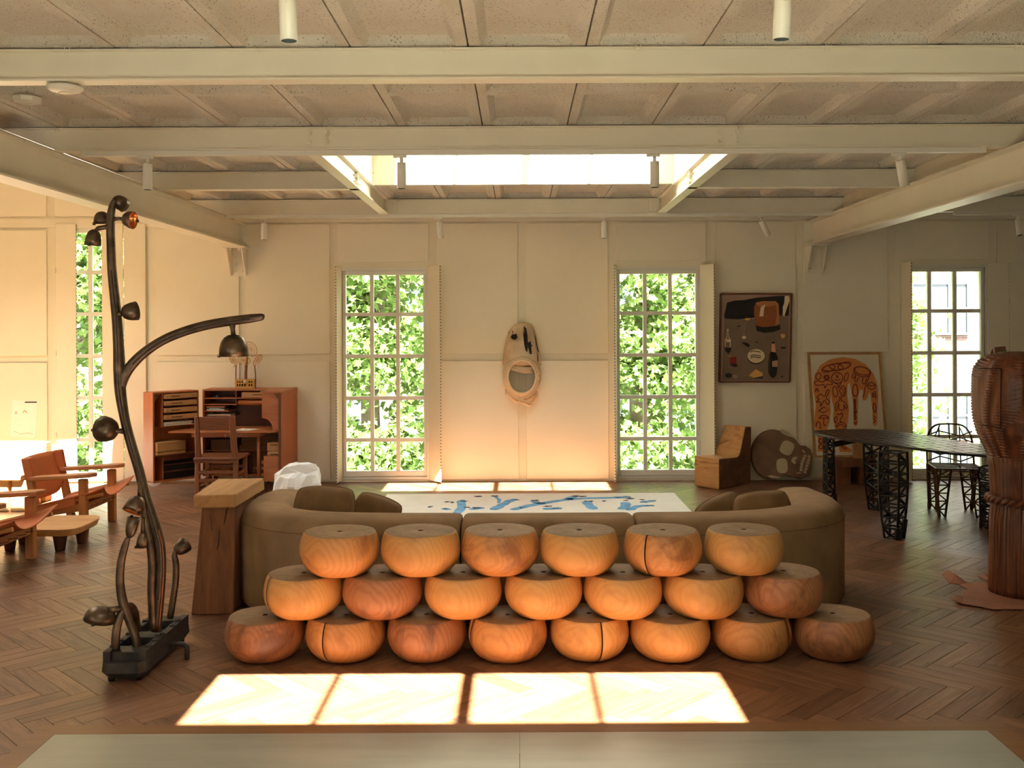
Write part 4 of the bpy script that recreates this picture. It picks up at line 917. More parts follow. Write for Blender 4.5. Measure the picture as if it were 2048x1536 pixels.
MB().tube([(-6.2, 10.12, 0.52), (-5.7, 10.12, 0.53), (-5.42, 10.10, 0.56), (-5.24, 10.06, 0.545)], [0.07, 0.075, 0.07, 0.05], 10, sub=4).build('back_log', 'pine', bn)
# ---- child's drawing on the wall
p = [at(*q, YB - 0.0275) for q in ((25, 800), (76, 803), (71, 877), (20, 873))]
dr = thing('wall_drawing', 'pale child drawing taped to the left white wall', 'drawing', p[3])
MB().prism([p[3], p[2], p[1], p[0]], (0, -0.002, 0)).build('sheet', 'paper', dr)
def dl(px, py): return at(px, py, YB - 0.0300)
MB().tube([dl(30, 828), dl(32, 822), dl(34, 828)], 0.0025, 4).build('pencil_mark', 'black', dr); MB().tube([dl(46, 826), dl(49, 821), dl(53, 826)], 0.005, 5, sub=4).build('crayon_arc', 'rattan', dr)
MB().bx(*sorted((dl(46, 0).x, dl(70, 0).x)), YB - 0.031, YB - 0.0295, dl(0, 806).z, dl(0, 803.5).z).build('printed_bar', 'black', dr)
MB().tube([dl(27, 862), dl(40, 868), dl(55, 866), dl(66, 868)], 0.002, 4).build('pencil_mark', 'rattan', dr)

# ---- teak cabinet desk with two opened wings
ZD0, ZD1 = 0.127, 1.09
desk = thing('cabinet_desk', 'teak cabinet desk with both wings opened and kraft trays inside', 'desk', (-3.05, 11.0, 0))
cx0, cx1, cyf, cyb = -3.52, -2.54, 11.00, 11.33
# centre body
for a, b, mt in (((cx0, cx0 + 0.02), (cyf, cyb), 'teak'), ((cx1 - 0.02, cx1), (cyf, cyb), 'teak')): MB().bx(a[0], a[1], b[0], b[1], ZD0, ZD1 - 0.018).build('side_panel', mt, desk)
MB().bx(cx0, cx1, cyf, cyb, ZD1 - 0.018, ZD1).build('top_board', 'teakh', desk, bevel=0.002)
MB().bx(cx0, cx1, cyf, cyb, ZD0, ZD0 + 0.018).build('bottom_board', 'teakh', desk)
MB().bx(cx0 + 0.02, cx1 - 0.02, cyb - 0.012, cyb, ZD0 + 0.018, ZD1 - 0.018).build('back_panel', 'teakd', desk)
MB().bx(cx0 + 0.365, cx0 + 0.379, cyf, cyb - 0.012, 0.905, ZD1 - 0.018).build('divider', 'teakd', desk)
for z in (0.985, 0.915): MB().bx(cx0 + 0.02, cx0 + 0.365, cyf, cyb - 0.012, z, z + 0.010).build('shelf', 'teakh', desk)
MB().bx(cx0 + 0.02, cx0 + 0.29, cyf, cyb - 0.012, 0.842, 0.852).build('shelf', 'teakh', desk)
MB().bx(cx0 + 0.02, cx0 + 0.33, cyf + 0.05, cyb - 0.012, 0.785, 0.793).build('shelf', 'teakh', desk)
MB().bx(cx0 + 0.379, cx1 - 0.02, cyf, cyb - 0.012, 0.985, 0.995).build('shelf', 'teakh', desk)
MB().tube([(cx0 + 0.385, cyf + 0.05, 0.938), (cx1 - 0.03, cyf + 0.05, 0.938)], 0.034, 16).build('roll_front', 'teakh', desk)
MB().bx(cx0 + 0.02, cx1 - 0.02, cyf + 0.02, cyb - 0.012, 0.40, 0.412).build('shelf', 'teakh', desk)
for x in (cx0 + 0.33, cx0 + 0.52): MB().bx(x, x + 0.012, cyf + 0.02, cyb - 0.012, ZD0 + 0.018, 0.40).build('divider', 'teakd', desk)
# writing board
MB().prism([(-3.735, 10.52, 0.652), (-2.66, 10.50, 0.652), (-2.60, 10.60, 0.652), (-2.60, 11.1, 0.652), (-3.45, 11.1, 0.652), (-3.70, 10.66, 0.652)], (0, 0, 0.020)).build('writing_board', 'teakh', desk, bevel=0.004)
dw = MB().bx(-3.50, -2.77, 10.56, 11.0, 0.603, 0.652).build('drawer', 'teakh', desk, bevel=0.003)
MB().tube([(-3.135, 10.555, 0.637), (-3.135, 10.545, 0.620), (-3.13, 10.548, 0.606)], 0.005, 6).build('key', 'paper', dw)
for x in (-3.44, -2.80):
    MB().tube([(x, 10.62, 0.0), (x, 10.62, 0.60)], 0.017, 10).build('leg', 'teak', desk); MB().tube([(x, 10.64, 0.05), (x, 11.05, 0.05)], 0.010, 8).build('leg_stretcher', 'teakd', desk)
for x in (cx0 + 0.06, cx1 - 0.06):
    for y in (cyf + 0.05, cyb - 0.05): MB().bx(x - 0.02, x + 0.02, y - 0.02, y + 0.02, 0, ZD0).build('leg', 'teakd', desk)
# left wing
A = V(-3.88, 10.48, 0); B = V(-3.525, 10.885, 0); d = (B - A).normalized(); nW = V(d.y, -d.x, 0)      # nW points into the room
DW = 0.20
def wing(a, b, c0, c1, z0, z1, name, mat, bevel=0.0, par=None):
    """box in wing space: a..b along its length, c0..c1 depth behind the open face"""
    pts = [A + d * a - nW * c0, A + d * b - nW * c0, A + d * b - nW * c1, A + d * a - nW * c1]
    return MB().hexa([V(p.x, p.y, z0) for p in pts], [V(p.x, p.y, z1) for p in pts]).build(name, mat, par or desk, bevel=bevel)
Lw = (B - A).length
wing(0, 0.018, 0, DW, ZD0, ZD1 - 0.018, 'wing_side', 'teak'); wing(Lw - 0.018, Lw, 0, DW, ZD0, ZD1 - 0.018, 'wing_side', 'teak')
wing(0, Lw, 0, DW, ZD1 - 0.018, ZD1, 'wing_top', 'teakh', 0.002); wing(0, Lw, 0, DW, ZD0, ZD0 + 0.018, 'wing_bottom', 'teakh')
wing(0.018, Lw - 0.018, DW - 0.01, DW, ZD0 + 0.018, ZD1 - 0.018, 'wing_back', 'teak')
wing(0.11, 0.122, 0.01, DW - 0.01, 0.72, ZD1 - 0.018, 'tray_rack', 'teak'); wing(0.11, Lw - 0.02, 0.01, DW - 0.01, 0.712, 0.722, 'tray_rack_floor', 'teakh')
wing(0.11, 0.122, 0.004, DW - 0.01, ZD0 + 0.018, 0.405, 'tray_rack', 'teak'); wing(0.018, Lw - 0.02, 0.004, DW - 0.01, 0.405, 0.417, 'wing_shelf', 'teakh')
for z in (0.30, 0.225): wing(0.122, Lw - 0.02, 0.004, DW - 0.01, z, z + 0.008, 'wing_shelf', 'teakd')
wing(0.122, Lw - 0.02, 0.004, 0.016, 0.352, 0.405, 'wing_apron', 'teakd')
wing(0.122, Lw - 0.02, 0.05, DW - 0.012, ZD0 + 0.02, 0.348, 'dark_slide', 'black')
def inwing(a, c, z): return A + d * a - nW * c + V(0, 0, z)
MB().prism([inwing(0.018, 0.002, ZD1 - 0.02), inwing(0.018, 0.002, 0.99), inwing(0.095, 0.002, ZD1 - 0.02)], nW * -0.012).build('corner_brace', 'teakd', desk)
# things in the left wing
GT = 'kraft trays in the cabinet desk'
for i, z in enumerate((1.012, 0.938, 0.864, 0.790)):
    t_ = thing('kraft_tray', f'slim kraft card tray, {ORD[i]} from the top in the left desk wing', 'tray', inwing(0.3, 0.05, z), 0, GT)
    tr_ = wing(0.132, Lw - 0.03, -0.02, DW - 0.02, z, z + 0.05, 'box', 'card', 0.004, t_)
    wing(0.20, 0.30 + 0.03 * (i % 2), -0.0215, -0.019, z + 0.022, z + 0.029, 'slot', 'black', 0, t_)
for z0, z1 in ((0.845, 0.858), (0.772, 0.785)): pass
st_ = thing('paper_stack', 'loose white papers under the trays in the left desk wing', 'papers', inwing(0.3, 0.05, 0.722))
for k in range(5): wing(0.135 + 0.01 * (k % 2), 0.47 - 0.012 * (k % 3), -0.008 + 0.006 * (k % 3), DW - 0.03, 0.723 + 0.008 * k, 0.728 + 0.008 * k, 'sheet', 'paper', 0, st_)
t_ = thing('kraft_box', 'large lidded kraft box on the lower shelf of the left desk wing', 'box', inwing(0.2, 0.05, 0.418), 0, 'kraft boxes in the cabinet desk')
wing(0.03, 0.36, -0.03, DW - 0.02, 0.418, 0.452, 'box', 'card', 0.004, t_); wing(0.028, 0.362, -0.034, DW - 0.018, 0.456, 0.555, 'lid', 'card', 0.004, t_)
# right wing, at right angles
rx0, rx1, ry0, ry1 = -2.765, -2.535, 10.60, 10.985
MB().bx(rx0 - 0.01, rx1, ry0, ry1, ZD1 - 0.018, ZD1).build('wing_top', 'teakh', desk, bevel=0.002)
MB().bx(rx1 - 0.018, rx1, ry0, ry1, ZD0, ZD1 - 0.018).build('wing_back', 'teak', desk)
MB().bx(rx0, rx1 - 0.018, ry0, ry1, ZD0, ZD0 + 0.018).build('wing_bottom', 'teakh', desk)
MB().bx(rx1 - 0.045, rx1 - 0.018, ry0 - 0.004, ry0 + 0.012, ZD0, ZD1 - 0.018).build('wing_stile', 'teakd', desk)
yq = ry0 + 0.03
arc = [V(rx0 + 0.0, yq, 0.80)] + [V(rx0 + 0.0 + 0.115 * sin(t_), yq, 0.80 - 0.115 * (1 - cos(t_))) for t_ in np.linspace(0.15, pi / 2, 7)] + [V(rx0 + 0.118, yq, 0.655 + 0.0), V(rx1 - 0.018, yq, 0.655), V(rx1 - 0.018, yq, 0.965), V(rx1 - 0.10, yq, ZD1 - 0.02), V(rx0, yq, ZD1 - 0.02)]
MB().prism(arc, (0, 0.014, 0)).build('shaped_panel', 'teakh', desk)
MB().bx(rx0 + 0.02, rx1 - 0.018, ry0 + 0.012, ry1 - 0.01, ZD0 + 0.018, 0.395).build('drawer_block', 'teakh', desk, bevel=0.003)
for k in range(3): MB().bx(rx0 - 0.004, rx0 + 0.022, ry0 + 0.014, ry0 + 0.05, 0.18 + 0.065 * k, 0.215 + 0.065 * k).build('comb_tooth', 'teakh', desk)
for i, (z0, z1, nm) in enumerate(((0.397, 0.440, 'lower slim'), (0.445, 0.540, 'upper taller'))):
    t_ = thing('kraft_box', f'{nm} kraft box in the right desk wing', 'box', (rx0 + 0.1, 10.7, z0), 0, 'kraft boxes in the cabinet desk')
    MB().bx(rx0 + 0.055, rx1 - 0.03, ry0 + 0.03, ry1 - 0.05, z0, z1).build('box', 'card', t_, bevel=0.004); MB().bx(rx0 + 0.09, rx1 - 0.06, ry0 + 0.0285, ry0 + 0.031, z1 - 0.032, z1 - 0.024).build('slot', 'black', t_)
# contents of the centre
def cbox(x0, x1, y0, y1, z0, z1, lab, mat='card', slot=True):
    t_ = thing('kraft_box', lab, 'box', ((x0 + x1) / 2, y0, z0), 0, 'kraft boxes in the cabinet desk')
    MB().bx(x0, x1, y0, y1, z0, z1).build('box', mat, t_, bevel=0.004)
    if slot: MB().bx(x0 + (x1 - x0) * 0.25, x0 + (x1 - x0) * 0.6, y0 - 0.0015, y0 + 0.001, (z0 + z1) / 2 - 0.004, (z0 + z1) / 2 + 0.004).build('slot', 'black', t_)
    return t_
cbox(cx0 + 0.43, cx1 - 0.05, cyf + 0.01, cyb - 0.03, 0.996, 1.055, 'slim kraft tray in the top compartment below the woven figure')
cbox(cx0 + 0.08, cx0 + 0.35, cyf + 0.03, cyb - 0.03, 0.413, 0.53, 'riveted kraft box below the desk drawer, left', 'carddk', False)
cbox(cx0 + 0.40, cx1 - 0.06, cyf + 0.02, cyb - 0.03, 0.413, 0.465, 'flat kraft box below the desk drawer, bottom of two', 'carddk', False)
cbox(cx0 + 0.42, cx1 - 0.06, cyf + 0.03, cyb - 0.03, 0.467, 0.57, 'tall kraft box below the desk drawer, top of two', 'carddk', False)
cbox(cx0 + 0.04, cx0 + 0.31, cyf + 0.03, cyb - 0.03, 0.147, 0.255, 'kraft box on the desk floor behind the chair, lower', 'card')
cbox(cx0 + 0.05, cx0 + 0.30, cyf + 0.03, cyb - 0.03, 0.257, 0.335, 'kraft box on the desk floor behind the chair, upper', 'card')
for i in range(4):
    x = cx0 + 0.54 + 0.085 * i
    t_ = thing('lever_file', f'brown lever arch file, {ORD[i]} from left under the desk', 'file', (x, cyf + 0.03, 0.146), 0, 'lever arch files')
    MB().bx(x, x + 0.078, cyf + 0.03, cyb - 0.03, 0.146, 0.39).build('spine', 'carddk', t_, bevel=0.003); MB().lathe([(0.014, 0), (0.014, 0.003), (0.009, 0.003), (0.009, 0.0005), (0.001, 0.0005)], 16, Matrix.Translation((x + 0.039, cyf + 0.03, 0.205)) @ Matrix.Rotation(pi / 2, 4, 'X'), mis=[0, 0, 1, 1]).build('finger_ring', ['trackw', 'black'], t_)
for i, (z, h_, mt, L_, lab) in enumerate(((0.853, 0.013, 'paper', 0.20, 'cream book, bottom of the small pile in the desk'), (0.867, 0.018, 'farframe', 0.19, 'grey book in the middle of the small desk pile'), (0.886, 0.016, 'teakh', 0.205, 'tan book on top of the small desk pile'))):
    t_ = thing('book', lab, 'book', (cx0 + 0.14, cyf, z), 0, 'small pile of books in the desk'); MB().bx(cx0 + 0.04, cx0 + 0.04 + L_, cyf + 0.01, cyf + 0.16, z, z + h_).build('cover', mt, t_, bevel=0.002)
    if mt == 'farframe': MB().bx(cx0 + 0.07, cx0 + 0.19, cyf + 0.0085, cyf + 0.011, z + 0.006, z + 0.011).build('spine_title', 'paper', t_)
t_ = thing('paper_stack', 'white paper ream on the lowest small shelf of the desk', 'papers', (cx0 + 0.18, cyf + 0.06, 0.794)); MB().bx(cx0 + 0.04, cx0 + 0.30, cyf + 0.04, cyf + 0.22, 0.7935, 0.81).build('ream', 'paper', t_)
t_ = thing('desk_ornament', 'small dark ornament on the upper left shelf of the desk', 'ornament', (cx0 + 0.15, cyf + 0.05, 0.996)); MB().bx(cx0 + 0.12, cx0 + 0.18, cyf + 0.03, cyf + 0.06, 0.9955, 1.02).build('body', 'black', t_, bevel=0.004); MB().lathe([(0.012, 0), (0.012, 0.012), (0.002, 0.012)], 14, Matrix.Translation((cx0 + 0.15, cyf + 0.03, 1.008)) @ Matrix.Rotation(pi / 2, 4, 'X')).build('knob', 'farframe', t_)
t_ = thing('desk_drawing', 'loose white drawing lying on the writing board', 'drawing', (-2.98, 10.72, 0.673)); MB().prism([(-3.06, 10.60, 0.6725), (-2.90, 10.56, 0.6725), (-2.80, 10.72, 0.6725), (-3.02, 10.80, 0.6725)], (0, 0, 0.002)).build('sheet', 'paper', t_)
MB().tube([(-2.97, 10.68, 0.675), (-2.95, 10.70, 0.675), (-2.94, 10.67, 0.675)], 0.002, 4).build('pencil_mark', 'black', t_)
t_ = thing('white_disc', 'round white disc leaning behind the left desk wing', 'disc', at(309, 974, 11.03))
pc = at(309, 955, 11.05); MB().lathe([(0.001, 0.0), (0.095, 0.0), (0.098, 0.004), (0.095, 0.012), (0.001, 0.012)], 36, Matrix.Translation((pc.x, 11.05, 0.099)) @ Matrix.Rotation(radians(78), 4, 'X')).build('disc', 'paper', t_)

# ---- desk chair, its back towards us
dc = thing('desk_chair', 'plain brown wooden chair pulled up to the cabinet desk', 'chair', (-3.07, 10.25, 0))
for x, lx in ((-3.275, -3.285), (-2.905, -2.895)):
    MB().hexa([(lx - 0.022, 10.06, 0), (lx + 0.022, 10.06, 0), (lx + 0.022, 10.105, 0), (lx - 0.022, 10.105, 0)], [(lx - 0.022, 10.08, 0.43), (lx + 0.022, 10.08, 0.43), (lx + 0.022, 10.12, 0.43), (lx - 0.022, 10.12, 0.43)]).build('leg', 'chairwood', dc, bevel=0.004)
    MB().hexa([(x - 0.027, 10.075, 0.445), (x + 0.027, 10.075, 0.445), (x + 0.027, 10.125, 0.445), (x - 0.027, 10.125, 0.445)], [(x - 0.027 + (0.012 if x < -3.1 else -0.012), 10.02, 0.875), (x + 0.022, 10.02, 0.88), (x + 0.022, 10.05, 0.88), (x - 0.027 + (0.012 if x < -3.1 else -0.012), 10.05, 0.875)]).build('back_post', 'chairwood', dc, bevel=0.005)
    MB().bx(lx - 0.02, lx + 0.02, 10.42, 10.46, 0, 0.43).build('leg', 'chairwood', dc, bevel=0.004)
    for z in (0.26, 0.17): MB().bx(lx - 0.012, lx + 0.012, 10.10, 10.43, z, z + 0.028).build('stretcher', 'chairwood', dc)
MB().prism([(-3.315, 10.05, 0.425), (-2.865, 10.05, 0.425), (-2.85, 10.49, 0.425), (-3.33, 10.49, 0.425)], (0, 0, 0.026)).build('seat', 'chairslat', dc, bevel=0.006)
MB().bx(-3.31, -2.87, 10.065, 10.09, 0.395, 0.428).build('apron', 'chairwood', dc)
MB().hexa([(-3.25, 10.045, 0.735), (-2.93, 10.045, 0.735), (-2.93, 10.065, 0.735), (-3.25, 10.065, 0.735)], [(-3.25, 10.028, 0.868), (-2.93, 10.028, 0.868), (-2.93, 10.048, 0.868), (-3.25, 10.048, 0.868)]).build('backrest', 'chairslat', dc, bevel=0.004)
for z in (0.285, 0.20): MB().bx(-3.265, -2.915, 10.075, 10.095, z, z + 0.032).build('stretcher', 'chairwood', dc)
MB().bx(-3.265, -2.915, 10.43, 10.45, 0.30, 0.33).build('stretcher', 'chairwood', dc)

# ---- woven twig figure standing on the desk
yf = 11.12; fg = thing('rattan_lamp', 'small rattan and twig figure with leaf fans standing on the desk', 'figurine', (at(492, 778, yf).x, yf, ZD1))
def fp_(x, y, dy=0.0): return at(440 + x / 11.82, 660 + y / 11.82, yf + dy)
base_z = ZD1 + 0.001
zoff = base_z - fp_(370, 1385).z
def fq(x, y, dy=0.0): p_ = fp_(x, y, dy); return V(p_.x, p_.y, p_.z + zoff)
xA, xB = fq(370, 1300).x, fq(835, 1300).x; zTop = fq(370, 1165).z
m = MB(); nxs, rws = 6, [(1215, 1245), (1285, 1325)]
for (ya, yb) in ((1165, 1208), (1250, 1278), (1335, 1385)): m.bx(xA, xB, yf - 0.03, yf - 0.02, fq(0, yb).z, fq(0, ya).z)
for k, xx in enumerate((370, 440, 495, 555, 625, 665, 720, 775)):
    w2 = 40 if k in (0, 4) else 22
    for (ya, yb) in ((1205, 1252), (1276, 1338)): m.bx(fq(xx, 0).x, fq(xx + w2, 0).x, yf - 0.03, yf - 0.02, fq(0, yb).z, fq(0, ya).z)
m.bx(fq(797, 0).x, xB, yf - 0.03, yf - 0.02, fq(0, 1340).z, fq(0, 1200).z)
m.build('woven_box', 'rattan', fg); MB().bx(xA + 0.002, xB - 0.002, yf + 0.02, yf + 0.03, base_z, zTop).build('box_back', 'stooldark', fg)
MB().tube([fq(610, 1385), fq(612, 1000), fq(640, 700), fq(650, 600)], [0.017, 0.016, 0.013, 0.008], 8, sub=3).build('trunk', 'twig', fg)
for xs_ in ((372, 375, 376, 380), (838, 842, 832, 818)): MB().tube([fq(xs_[0], 1385, -0.01), fq(xs_[1], 1160, -0.01), fq(xs_[2], 980, -0.01), fq(xs_[3], 830, -0.01)], 0.006, 7, sub=3).build('twig_stem', 'twig', fg)
def fan(cx_, cy_, rx_, ry_, tilt, name='leaf_fan'):
    P = []
    for k in range(25):
        a = 2 * pi * k / 24; x = rx_ * cos(a); y = ry_ * sin(a); P.append(fq(cx_ + x * cos(tilt) - y * sin(tilt), cy_ + x * sin(tilt) + y * cos(tilt), -0.012))
    fo = MB().tube(P, 0.0045, 5).build(name, 'rattan', fg)
    m = MB()
    for k in range(0, 24, 2): m.tube([fq(cx_, cy_, -0.012), P[k]], 0.0018, 4)
    for s_ in (0.35, 0.65): m.tube([fq(cx_, cy_, -0.012).lerp(q, s_) for q in P], 0.0016, 4)
    m.build('weave', 'rattan', fo)
fan(730, 455, 185, 130, 1.0); fan(565, 720, 150, 105, 0.15); fan(890, 710, 150, 62, -0.95); fan(310, 720, 140, 60, 1.0)
for x, y in ((560, 845), (895, 835), (320, 840)): MB().lathe([(0.012, 0), (0.012, 0.045), (0.002, 0.047)], 10, Matrix.Translation(fq(x, y + 50, -0.02))).build('pale_candle', 'paper', fg)
MB().lathe([(0.020, 0), (0.012, 0.02), (0.002, 0.035)], 10, Matrix.Translation(fq(588, 1250, -0.04))).build('pale_cone', 'paper', fg)

# ---- wall sculpture: weathered pod with an open ring
wy = YB - 0.032
ws = thing('wall_sculpture', 'weathered cream pod with an open ring hanging on the back wall', 'sculpture', (at(1043, 730, wy).x, wy, at(1043, 810, wy).z))
def wp(x, y, dep): p_ = at(960 + x / 7.31, 620 + y / 7.31, wy); return V(p_.x, wy - dep, p_.z)
prof_ = [(195, 575, 690, .05), (215, 520, 735, .08), (260, 470, 775, .11), (330, 428, 800, .14), (420, 395, 825, .17), (520, 372, 845, .19), (620, 355, 860, .20), (720, 345, 872, .20), (800, 338, 880, .19)]
rowsL = []
for (y, xl, xr, dep) in prof_:
    row = []
    for j in range(19):
        a = pi * j / 18; x = (xl + xr) / 2 - (xr - xl) / 2 * cos(a); keel = 0.02 * math.exp(-((x - 635) / 22.0) ** 2); row.append(wp(x, y + 6 * sin(9 * a), dep * sin(a) ** 0.8 + keel + 0.002))
    rowsL.append(row)
MB().grid(rowsL).build('pod_shell', 'shell', ws, solid=0.014)
def hole(pts, name='torn_hole'):
    P = []
    for x, y in pts:
        r_ = min(range(len(prof_)), key=lambda i: abs(prof_[i][0] - y)); xl, xr, dep = prof_[r_][1:]; q = max(-1, min(1, ((xl + xr) / 2 - x) / ((xr - xl) / 2))); a = math.acos(q); P.append(wp(x, y, dep * sin(a) ** 0.8 + 0.024))
    c_ = sum(P, Vector()) / len(P); P = [c_ + (q_ - c_) * 1.25 for q_ in P]; m = MB(); b = len(m.v); m.v += P + [c_ + V(0, -0.012, 0)]
    for k in range(len(P)): m.face((k, (k + 1) % len(P), len(P)))
    m.build(name, 'black', ws, solid=0.003)
hole([(645, 275), (672, 300), (688, 380), (692, 500), (686, 570), (668, 560), (650, 480), (640, 380)]); hole([(705, 490), (735, 470), (742, 540), (748, 620), (728, 615), (712, 560)])
hole([(425, 340), (455, 295), (480, 320), (478, 360), (525, 350), (535, 395), (500, 420), (465, 405), (450, 375)]); hole([(808, 400), (826, 430), (850, 560), (858, 605), (838, 575), (822, 500)]); hole([(842, 640), (862, 650), (872, 745), (845, 740)])
cx_, cy_ = 612, 965
def ringpts(rx_, ry_, dep, n_=40, wob=0): return [wp(cx_ + rx_ * cos(2 * pi * k / n_) * (1 + wob * sin(5 * k)), cy_ + ry_ * sin(2 * pi * k / n_), dep + 0.03 * cos(2 * pi * k / n_ + pi / 2)) for k in range(n_ + 1)]
def shoulder(rx_, ry_, dep, n_=40):
    out = []
    for k in range(n_ + 1):
        a = 2 * pi * k / n_; c_, s_ = cos(a), sin(a); c2 = (abs(c_) ** 0.45 if s_ < 0 else abs(c_)) * (1 if c_ > 0 else -1); out.append(wp(cx_ + rx_ * c2, cy_ + ry_ * s_ * (0.85 if s_ < 0 else 1), dep + 0.03 * cos(a + pi / 2)))
    return out
P0, P1, P2, P3 = shoulder(272, 300, 0.01), shoulder(266, 295, 0.11), ringpts(235, 268, 0.20), ringpts(205, 240, 0.205)
rg_ = MB().grid([P0, P1, P2, P3]).build('ring_shell', 'shell', ws, solid=0.010)
MB().tube(ringpts(205, 240, 0.208), 0.012, 8).build('ring_rim', 'shellrim', ws); MB().tube(ringpts(238, 272, 0.200), 0.006, 6).build('ring_rim', 'shellrim', ws)
P4 = ringpts(200, 236, 0.05, wob=.02); MB().grid([P3, P4]).build('ring_inside', 'shell', ws, solid=0.006)
for pts in ([(430, 800), (560, 830), (700, 850), (790, 820)], [(450, 840), (600, 870), (760, 880)]): MB().tube([wp(x, y, 0.15) for x, y in pts], [0.02, 0.035, 0.03, 0.015][:len(pts)], 7, sub=4).build('inner_root', 'shell', ws)
for pts in ([(395, 1190), (450, 1270), (540, 1330), (580, 1325)], [(560, 1330), (640, 1345), (720, 1385), (760, 1370)], [(820, 1180), (825, 1250), (780, 1330), (700, 1350)], [(640, 1300), (740, 1280), (815, 1200)], [(380, 1150), (375, 1225)]):
    MB().tube([wp(x, y, 0.08 + 0.03 * (k % 2)) for k, (x, y) in enumerate(pts)], [0.008] + [0.020] * (len(pts) - 2) + [0.006], 6, sub=4).build('peeling_strip', 'shellrim', ws)

# ---- L-shaped block chair
U = V(0.70, 0.714, 0).normalized(); Wd = V(-0.714, 0.70, 0).normalized(); O = V(2.15, 10.67, 0)
bc_ = thing('block_chair', 'seat carved from one spalted timber block below the still-life painting', 'chair', O)
def bp(u, w_, z): return O + U * u + Wd * w_ + V(0, 0, z)
prof_c = [(0, 0.0), (0.64, 0.0), (0.66, 0.635), (0.53, 0.645), (0.41, 0.34), (0.36, 0.32), (0.0, 0.335)]
m = MB(); n_ = len(prof_c); W_ = 0.32
a_ = [bp(u, 0, z) for u, z in prof_c]; b_ = [bp(u + (0.02 if z > .5 else 0), W_ - 0.03 * (z > .5), z + 0.012 * (u < .2)) for u, z in prof_c]
m.v += a_ + b_; m.face(range(n_), 1); m.face(reversed(range(n_, 2 * n_)), 1)
for i in range(n_): j = (i + 1) % n_; m.face((i, n_ + i, n_ + j, j), 0)
m.build('block', ['spalt', 'endgrain'], bc_, bevel=0.012, seg=2)

# ---- skull board
sy = YB - 0.03; n_sk = V(0, 1, -0.20).normalized(); p0s = V(0, 11.17, 0.0)
sk = thing('skull_board', 'large flat carved wooden skull leaning against the wall', 'sculpture', gp(1555, 960))
def sp(x, y, off=0.0): return onplane(1380 + x / 7.877, 840 + y / 7.877, p0s, n_sk) - n_sk * off
cir = [(1300 + 335 * cos(a) * 1.0, 540 + 395 * sin(a)) for a in np.linspace(0.93, 2 * pi - 0.82, 30)]
jaw = [(1640, 280), (1740, 400), (1830, 405), (1900, 460), (1925, 560), (1900, 800), (1880, 870), (1750, 930), (1660, 900), (1590, 890)]
outl = [sp(x, y) for x, y in cir + jaw]
bdy = MB().prism(outl, n_sk * 0.07).build('board', 'skull', sk, bevel=0.010, seg=2)
def inlay(pts, name, dep=0.006):
    P = [sp(x, y, 0.0) for x, y in pts]; return MB().prism([p_ - n_sk * dep for p_ in P], n_sk * (dep + 0.004)).build(name, 'bone', sk, bevel=0.002)
def blob(cx_, cy_, a, b, rot=0.0, e=3.0, n_=22): 
    out = []
    for k in range(n_):
        t_ = 2 * pi * k / n_; c_, s_ = cos(t_), sin(t_); x = a * abs(c_) ** (2 / e) * (1 if c_ > 0 else -1); y = b * abs(s_) ** (2 / e) * (1 if s_ > 0 else -1); out.append((cx_ + x * cos(rot) - y * sin(rot), cy_ + x * sin(rot) + y * cos(rot)))
    return out
inlay(blob(1528, 440, 105, 112, 0.45), 'eye_inlay'); inlay(blob(1450, 722, 88, 118, -0.1), 'eye_inlay')
inlay(blob(1648, 605, 42, 24, -0.3, 2), 'nose_inlay'); inlay(blob(1632, 655, 44, 26, 0.75, 2), 'nose_inlay')
for k, (x, y) in enumerate([(1812, 567), (1790, 606), (1774, 650), (1762, 694), (1752, 740), (1748, 788), (1876, 577), (1868, 626), (1856, 672), (1840, 722), (1826, 772), (1810, 818)]):
    tt = inlay(blob(x, y, 23, 21, 0.3, 3.5, 14), 'tooth', 0.008)
    q = sp(x, y, 0.009); MB().tube([q, q - n_sk * 0.002], 0.004, 6).build('nail', 'black', tt)
inlay([(1410, 155), (1460, 150), (1560, 200), (1610, 260), (1590, 270), (1500, 240), (1440, 205)], 'edge_inlay'); inlay([(1215, 880), (1290, 868), (1400, 900), (1460, 912), (1380, 920), (1280, 915)], 'edge_inlay'); inlay(blob(1790, 495, 40, 14, 0.75, 2), 'cheek_inlay'); inlay(blob(1715, 835, 45, 9, 0.05, 2), 'cheek_inlay')

# ---- small block stool carrying the poster
bs = thing('block_bench', 'small rough timber seat with one upright under the framed poster', 'stool', (3.73, 11.1, 0))
MB().hexa([(3.50, 10.92, 0.20), (3.95, 10.94, 0.20), (3.95, 11.32, 0.20), (3.50, 11.32, 0.20)], [(3.505, 10.93, 0.285), (3.945, 10.95, 0.29), (3.945, 11.32, 0.285), (3.505, 11.32, 0.285)]).build('seat', 'oldwood', bs, bevel=0.010, seg=2)
for x0_, x1_ in ((3.52, 3.67), (3.77, 3.91)): MB().bx(x0_, x1_, 10.97, 11.28, 0, 0.20).build('leg', 'oldwood', bs, bevel=0.010, seg=2)
pu_ = onplane(1716, 914, (0, 11.0, 0), V(0, 1, 0)); MB().bx(pu_.x - 0.055, pu_.x + 0.055, 10.985, 11.02, 0.287, 0.47).build('upright', 'slabwood', bs, bevel=0.006)

